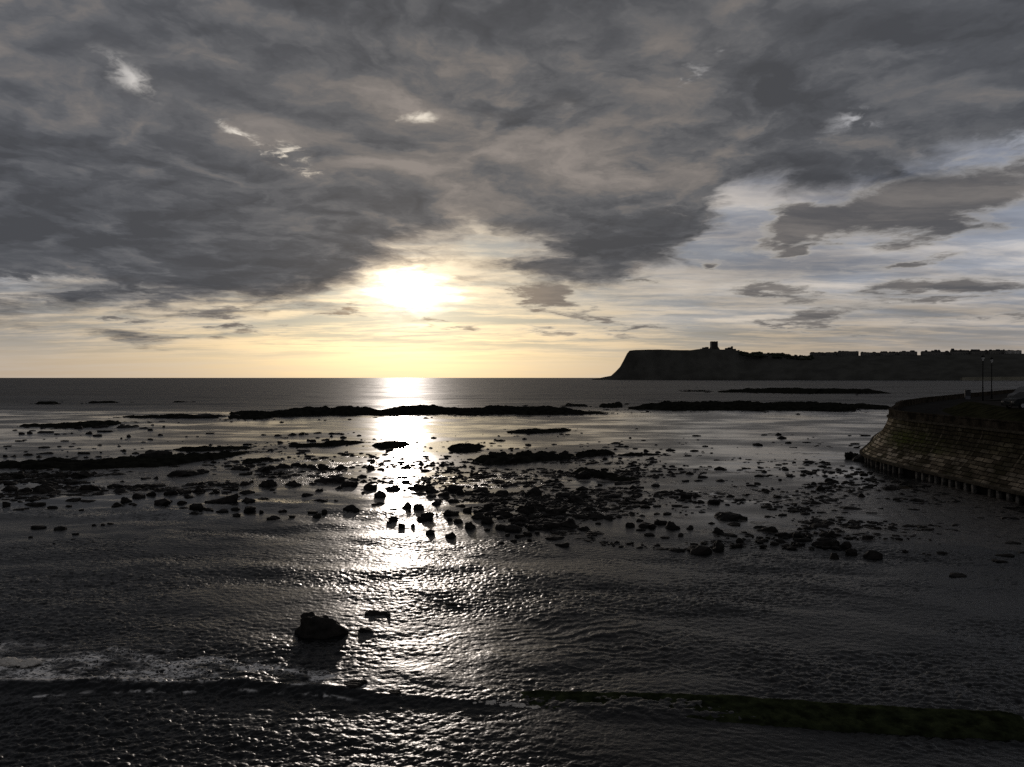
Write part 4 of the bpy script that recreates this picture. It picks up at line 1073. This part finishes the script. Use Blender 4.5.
for k, q in enumerate(info):
    d = CAM_H * FOC / (q['py'] - HORIZON)
    W = q['w'] * d / FOC * (1.28 if q['w'] < 40 else 1.0)
    dep = W * (0.55 + .35 * ((k * 37) % 10) / 10)
    H = q['h'] * d / FOC
    H = max(H * .80 - dep * CAM_H / d * .45, .12 * W)
    H = min(H, (.36 if 380 < q['px'] < 455 else .48) * W)
    x = (q['px'] - 512) / FOC * d
    big = q['w'] > 20 and d < 40
    V = I5 if big else I3 if q['w'] > 9 else I2
    F = F5 if big else F3 if q['w'] > 9 else F2
    v = rock_shape(1000 + k, q['st'] if q['w'] < 50 else 'upright', V)
    v = v * [W / 2, dep / 2, H] + [0, 0, -.02 - .08 * H]
    v[:, 2] = np.where(v[:, 2] < 0, v[:, 2] * 1.0 - .12, v[:, 2])
    y = d + dep * .45
    if k in named:
        o = link('rock', mesh('rock', v, F), M_ROCK)
        o.location = (x, y, 0)
        tag(o, q['label'], 'rock', 'rocks bared by the tide')
    else:
        small_f += [tuple(i + len(small_v) for i in f) for f in F]
        small_v += [tuple(p) for p in v + [x, y, 0]]
# pebbles and cobbles nobody could count, thick on the gravel flats
pr = np.random.default_rng(21)
ico = bmesh.new(); bmesh.ops.create_icosphere(ico, subdivisions=1, radius=1.0)
I1 = np.array([v.co for v in ico.verts]); F1 = [tuple(v.index for v in f.verts) for f in ico.faces]; ico.free()
cob_v, cob_f, base_i = [], [], len(small_v)
made = 0
while made < 6500:
    px, py = pr.uniform(-60, 1100), 430 + 125 * pr.random() ** .8
    d = CAM_H * FOC / (py - HORIZON); x = (px - 512) / FOC * d
    if d < float(flat_edge(np.array([px]))[0]) * 1.0: continue
    if x > 36 and d > 52 and d < 95: continue
    dens = float(fbm(np.array([x * .14]), np.array([d * .20]), 4, 140)[0])
    wgt = sstep(np.array([dens]), .38, .66)[0] * (1.25 if py > 474 and px < 300 else 1.0 if 470 < px < 640 else .55) * float(np.interp(py, [430, 455, 475, 550], [.05, .25, 1, .8]))
    if pr.random() > wgt: continue
    s = (1.0 + (4.6 if 474 < py < 506 and px < 310 or 480 < py < 540 and 480 < px < 680 else 3.4) * pr.random() ** 2.6) * d / FOC
    v = I1 * (1 + .25 * pr.normal(size=(len(I1), 1))) * [s * pr.uniform(.7, 1.5), s * pr.uniform(.6, 1.1), s * pr.uniform(.22, .50)] + [x, d, -.01]
    k0 = base_i + len(cob_v) * len(I1)
    cob_f += [tuple(i + k0 for i in f) for f in F1]
    cob_v.append(v)
    made += 1
for fx_, fy_, s in FRINGE:
    v = I1 * (1 + .25 * pr.normal(size=(len(I1), 1))) * [s * pr.uniform(.8, 1.8), s * pr.uniform(.6, 1.1), s * pr.uniform(.22, .50)] + [fx_, fy_, -.01]
    k0 = base_i + len(cob_v) * len(I1)
    cob_f += [tuple(i + k0 for i in f) for f in F1]
    cob_v.append(v)
allv = np.concatenate([np.array(small_v)] + cob_v)
o = link('cobbles', mesh('cobbles', allv, small_f + cob_f), M_ROCK)
tag(o, 'small dark cobbles strewn over the wet gravel flats and round the reefs', 'cobbles', kind='stuff')

# boulders tumbled against the tip of the sea wall, with surf between them
for (px, py, w, h, lab) in [(850.5, 458.5, 9, 7, 'dark slanted boulder, outermost of the three at the sea wall tip'), (857, 459, 7, 6, 'small leaning boulder between its two neighbours at the sea wall tip'),
                            (868, 462, 22, 8, 'long dark boulder lying against the foot of the sea wall tip')]:
    d = CAM_H * FOC / (py - HORIZON); W, H = w * d / FOC, h * d / FOC
    v = rock_shape(int(px), 'blocky', I3) * [W / 2, W * .32, (H + .4) / 2] + [0, 0, (H - .4) / 2]
    o = link('boulder', mesh('boulder', v, F3), M_ROCK)
    o.location = ((px - 512) / FOC * d, d + W * .3, 0)
    tag(o, lab, 'boulder', 'boulders at the sea wall tip')

M_FOAM = simple('sea_foam', (0.62, 0.58, 0.52), 0.9, 0.15, 6.0, 0.1, 0.03, 30.0)
def foam_heap(pts, seed, label):
    """Lumpy surf: many small flattened blobs along a line of (px, py, half width px, height m)."""
    r = np.random.default_rng(seed)
    vv, ff = [], []
    for (px, py, hw, hh) in pts:
        for _ in range(int(8 * hw)):
            qx = px + r.normal() * hw * .6; d = CAM_H * FOC / (py + r.normal() * .8 - HORIZON)
            s = hh * r.uniform(.3, .9)
            v = I2 * (1 + .18 * np.sin(I2[:, [1, 2, 0]] * 6 + r.uniform(0, 6))) * [s * 1.5, s, s * .7] + [(qx - 512) / FOC * d, d, r.uniform(-.02, .4) * hh]
            ff += [tuple(i + len(vv) for i in f) for f in F2]; vv += [tuple(p) for p in v]
    o = link('surf', mesh('surf', vv, ff, True), M_FOAM)
    return tag(o, label, 'surf', kind='stuff')
foam_heap([(864.5, 458.6, 2.6, .42), (868, 455.4, 2.4, .5), (870, 453, 1.2, .4)], 3, 'white surf breaking between the boulders at the sea wall tip')
foam_heap([(2, 664, 5, .13), (9, 663, 5, .14), (15, 665, 3, .10), (24, 666, 4, .11), (30, 664, 4, .15)], 4, 'tan crest of surf breaking above the weir')
foam_heap([(480, 703.5, 6, .06), (494, 704.5, 7, .075), (508, 705.5, 6, .07), (520, 707, 5, .06), (533, 709, 5, .045)], 5, 'thin white surf where the water spills past the weedy apron')

# ------------------------------------------------------------------ lamp posts on the promenade
M_IRON = simple('black_painted_iron', (0.010, 0.010, 0.010), 0.85, 0.2, 3.0, 0.05)
M_GLASS = simple('milky_lantern_glass', (0.62, 0.62, 0.60), 0.4, 0.08, 5.0, 0.5)
def lamp_post(x, y, z, h, label):
    root = empty('lamp_post', (x, y, z))
    tag(root, label, 'lamp post', 'promenade lamp posts')
    MB().lathe((0, 0, 0), [(.26, -.05), (.26, .10), (.20, .16), (.17, .9), (.20, .96), (.13, 1.05)], 14).build('base', M_IRON, root)
    MB().lathe((0, 0, 1.0), [(.115, 0), (.10, 1.6), (.13, 1.64), (.13, 1.72), (.09, 1.76), (.075, h - 2.2), (.12, h - 2.15), (.12, h - 2.08), (.06, h - 2.0)], 14).build('pole', M_IRON, root)
    lan = MB().lathe((0, 0, h - 1.02), [(.12, 0), (.16, .06), (.36, .66), (.36, .70)], 6).build('lantern', M_GLASS, root)
    MB().lathe((0, 0, h - .32), [(.42, 0), (.42, .04), (.26, .24), (.10, .32), (.06, .44), (.02, .5)], 6).build('cap', M_IRON, lan)
    fr = MB()
    for k in range(6):
        a = 2 * math.pi * k / 6
        p0 = Vector((.165 * math.cos(a), .165 * math.sin(a), h - .96)); p1 = Vector((.375 * math.cos(a), .375 * math.sin(a), h - .34))
        t_ = Vector((-math.sin(a), math.cos(a), 0)) * .02
        n_ = Vector((math.cos(a), math.sin(a), 0)) * .012
        fr.add([p0 - t_ - n_, p0 + t_ - n_, p1 + t_ - n_, p1 - t_ - n_, p0 - t_ + n_, p0 + t_ + n_, p1 + t_ + n_, p1 - t_ + n_],
               [(0, 1, 2, 3), (7, 6, 5, 4), (0, 4, 5, 1), (1, 5, 6, 2), (2, 6, 7, 3), (3, 7, 4, 0)])
    fr.build('frame', M_IRON, lan)
    MB().box((0, 0, h - 1.62), (.9, .04, .04)).build('ladder_bar', M_IRON, root)
    return root
def on(px, d): return (px - 512) / FOC * d
lamp_post(on(982.8, 134), 134, PROM, 8.7, 'taller black lamp post with a pale lantern, standing before the other one')
lamp_post(on(991.6, 150), 150, PROM, 8.7, 'slimmer looking black lamp post with a pale lantern, set back behind its twin')

# information cabinet by the parapet
M_CAB = simple('dark_painted_metal', (0.016, 0.017, 0.020), 0.55, 0.2, 2.0, 0.3)
M_CABLOW = simple('grey_panel', (0.11, 0.11, 0.125), 0.6, 0.15, 2.0, 0.3)
d = 142.0
root = empty('information_board', (on(967.8, d), d, PROM))
tag(root, 'dark upright information board with a grey lower panel by the promenade parapet', 'information board')
MB().box((0, 0, 1.45), (1.16, .22, 1.2)).build('board', M_CAB, root, bevel=.02)
MB().box((0, 0, .50), (1.0, .18, .68)).build('lower_panel', M_CABLOW, root, bevel=.015)
for sx in (-1, 1):
    MB().box((sx * .53, 0, .42), (.09, .12, .9)).build('leg', M_CAB, root, bevel=.01)

# ------------------------------------------------------------------ vehicles
M_BODY_DARK = simple('dark_green_car_paint', (0.012, 0.015, 0.016), 0.6, 0.1, 1.0, 0.12)
M_BODY_PALE = simple('silver_grey_car_paint', (0.09, 0.095, 0.10), 0.55, 0.08, 1.0, 0.2)
M_TYRE = simple('tyre_rubber', (0.012, 0.012, 0.012), 0.85, 0.2, 5.0, 0.2)
M_RIM = simple('wheel_alloy', (0.30, 0.30, 0.31), 0.35, 0.1, 5.0, 0.5)
M_SCREEN = simple('tinted_car_glass', (0.012, 0.014, 0.016), 0.08, 0.1, 5.0, 0.6)
M_HEAD = simple('headlight_lens', (0.10, 0.10, 0.10), 0.4, 0.05, 5.0, 0.3)
M_RED = simple('tail_light_lens', (0.20, 0.01, 0.01), 0.2, 0.05, 5.0, 0.6)

def vehicle(kind, label, loc, rz, body, L, W, H, prof, glass, wheel_x, rw, cat):
    """prof: side outline from nose to tail in (x, z); the nose points to -x. glass: side window outline."""
    root = empty(kind, loc, rz)
    tag(root, label, cat, 'vehicles parked by the promenade')
    bm = bmesh.new()
    n = len(prof); lay = []
    for y, ins, tuck in ((-W / 2 + .06, .05, .0), (-W / 2, 0, 0), (0, 0, 0), (W / 2, 0, 0), (W / 2 - .06, .05, 0)):
        row = []
        for x, z in prof:
            tum = 1 - max(0, (z - H * .58)) / H * .42            # the sides lean in above the waist
            cx = L / 2 - (L / 2 - x) * (1 - ins * .3)
            row.append(bm.verts.new((x if not ins else x + (0.03 if x < L / 2 else -.03), y * tum, z + (.03 if ins and z < .4 else (-.03 if ins else 0)))))
        lay.append(row)
    for a, b2 in zip(lay[:-1], lay[1:]):
        for k in range(n):
            k2 = (k + 1) % n
            bm.faces.new((a[k], a[k2], b2[k2], b2[k]))
    bm.faces.new(lay[0][::-1]); bm.faces.new(lay[-1])
    bmesh.ops.recalc_face_normals(bm, faces=bm.faces)
    me = bpy.data.meshes.new('body'); bm.to_mesh(me); bm.free()
    bo = link('body', me, body, root)
    def tumble(y, z): return y * (1 - max(0, (z - H * .58)) / H * .42)
    for sy in (-1, 1):
        vs = []
        for dy in (.006, -.05):
            vs += [(x, sy * (tumble(W / 2, z) + dy), z) for x, z in glass]
        m_ = len(glass); f = [tuple(range(m_)), tuple(range(2 * m_ - 1, m_ - 1, -1))] + [((k + 1) % m_, k, m_ + k, m_ + (k + 1) % m_) for k in range(m_)]
        MB().add(vs, f).build('side_window', M_SCREEN, root)
    for (xa, za), (xb, zb), nm in SCREENS[kind]:
        wa, wb = tumble(W / 2, za) - .10, tumble(W / 2, zb) - .08
        nx_, nz_ = -(zb - za), (xb - xa)
        ll = math.hypot(nx_, nz_); nx_, nz_ = nx_ / ll * .008, nz_ / ll * .008
        q = [(xa, -wa, za), (xa, wa, za), (xb, wb, zb), (xb, -wb, zb)]
        MB().add([(x + nx_, y, z + nz_) for x, y, z in q] + [(x - nx_ * 4, y, z - nz_ * 4) for x, y, z in q], [(0, 1, 2, 3), (7, 6, 5, 4), (0, 4, 5, 1), (1, 5, 6, 2), (2, 6, 7, 3), (3, 7, 4, 0)]).build(nm, M_SCREEN, root)
    for wxp in wheel_x:
        for sy in (-1, 1):
            w = link('wheel', MB_wheel(rw), M_TYRE, root)
            w.location = (wxp, sy * (W / 2 - .10), rw)
            r2 = MB().lathe((0, 0, 0), [(rw * .62, -.115), (rw * .55, -.12), (rw * .2, -.10), (rw * .12, -.12), (rw * .12, .12), (rw * .2, .10), (rw * .55, .12), (rw * .62, .115)], 16).build('rim', M_RIM, w)
            r2.rotation_euler = (R(90), 0, 0)
    for sy in (-1, 1):
        MB().box((prof[1][0] + .05, sy * (W / 2 - .28), H * .40), (.16, .34, .16)).build('headlight', M_HEAD, root, bevel=.03)
        MB().box((L - .03, sy * (W / 2 - .18), H * .46), (.10, .22, .24)).build('tail_light', M_RED, root, bevel=.02)
        MB().box((L * .30, sy * (W / 2 + .08), H * .58), (.12, .18, .13)).build('wing_mirror', body, root, bevel=.02)
    MB().box((.05, 0, H * .24), (.10, W * .55, .14)).build('grille', M_TYRE, root, bevel=.01)
    return root
def MB_wheel(r):
    m = MB().lathe((0, 0, 0), [(r * .60, -.10), (r * .92, -.11), (r, -.07), (r, .07), (r * .92, .11), (r * .60, .10)], 22)
    v = [(x, -z, y) for x, y, z in m.v]
    return mesh('wheel', v, m.f)
SCREENS = {'parked_car': [((1.10, 1.10), (1.98, 1.66), 'windscreen'), ((4.47, 1.10), (4.20, 1.60), 'rear_window')],
           'parked_van': [((.78, 1.30), (1.45, 2.02), 'windscreen'), ((5.17, 1.30), (5.12, 1.95), 'rear_window')]}
vehicle('parked_car', 'dark rounded car with sunlit bonnet edge, parked nearer the wall than the silver van', (on(1008, 73), 73, ROAD_Z), R(6), M_BODY_DARK, 4.5, 1.85, 1.74,
        [(.06, .30), (.0, .55), (.04, .82), (.22, .98), (1.05, 1.12), (1.35, 1.32), (2.0, 1.70), (2.5, 1.74), (3.6, 1.72), (4.2, 1.64), (4.46, 1.15), (4.5, .7), (4.46, .30)],
        [(1.42, 1.12), (2.06, 1.58), (2.6, 1.62), (3.6, 1.60), (4.1, 1.52), (4.25, 1.14)], (.85, 3.6), .34, 'car')
vehicle('parked_van', 'silver grey van with a sloping nose, parked behind the dark rounded car', (on(1014, 88), 88, ROAD_Z), R(8), M_BODY_PALE, 5.2, 1.98, 2.14,
        [(.06, .32), (.0, .6), (.03, .95), (.14, 1.12), (.72, 1.28), (1.45, 2.05), (1.8, 2.12), (3.2, 2.14), (5.0, 2.10), (5.14, 2.0), (5.2, 1.2), (5.18, .32)],
        [(1.02, 1.32), (1.56, 1.92), (2.3, 1.96), (2.3, 1.32)], (.95, 4.15), .35, 'van')
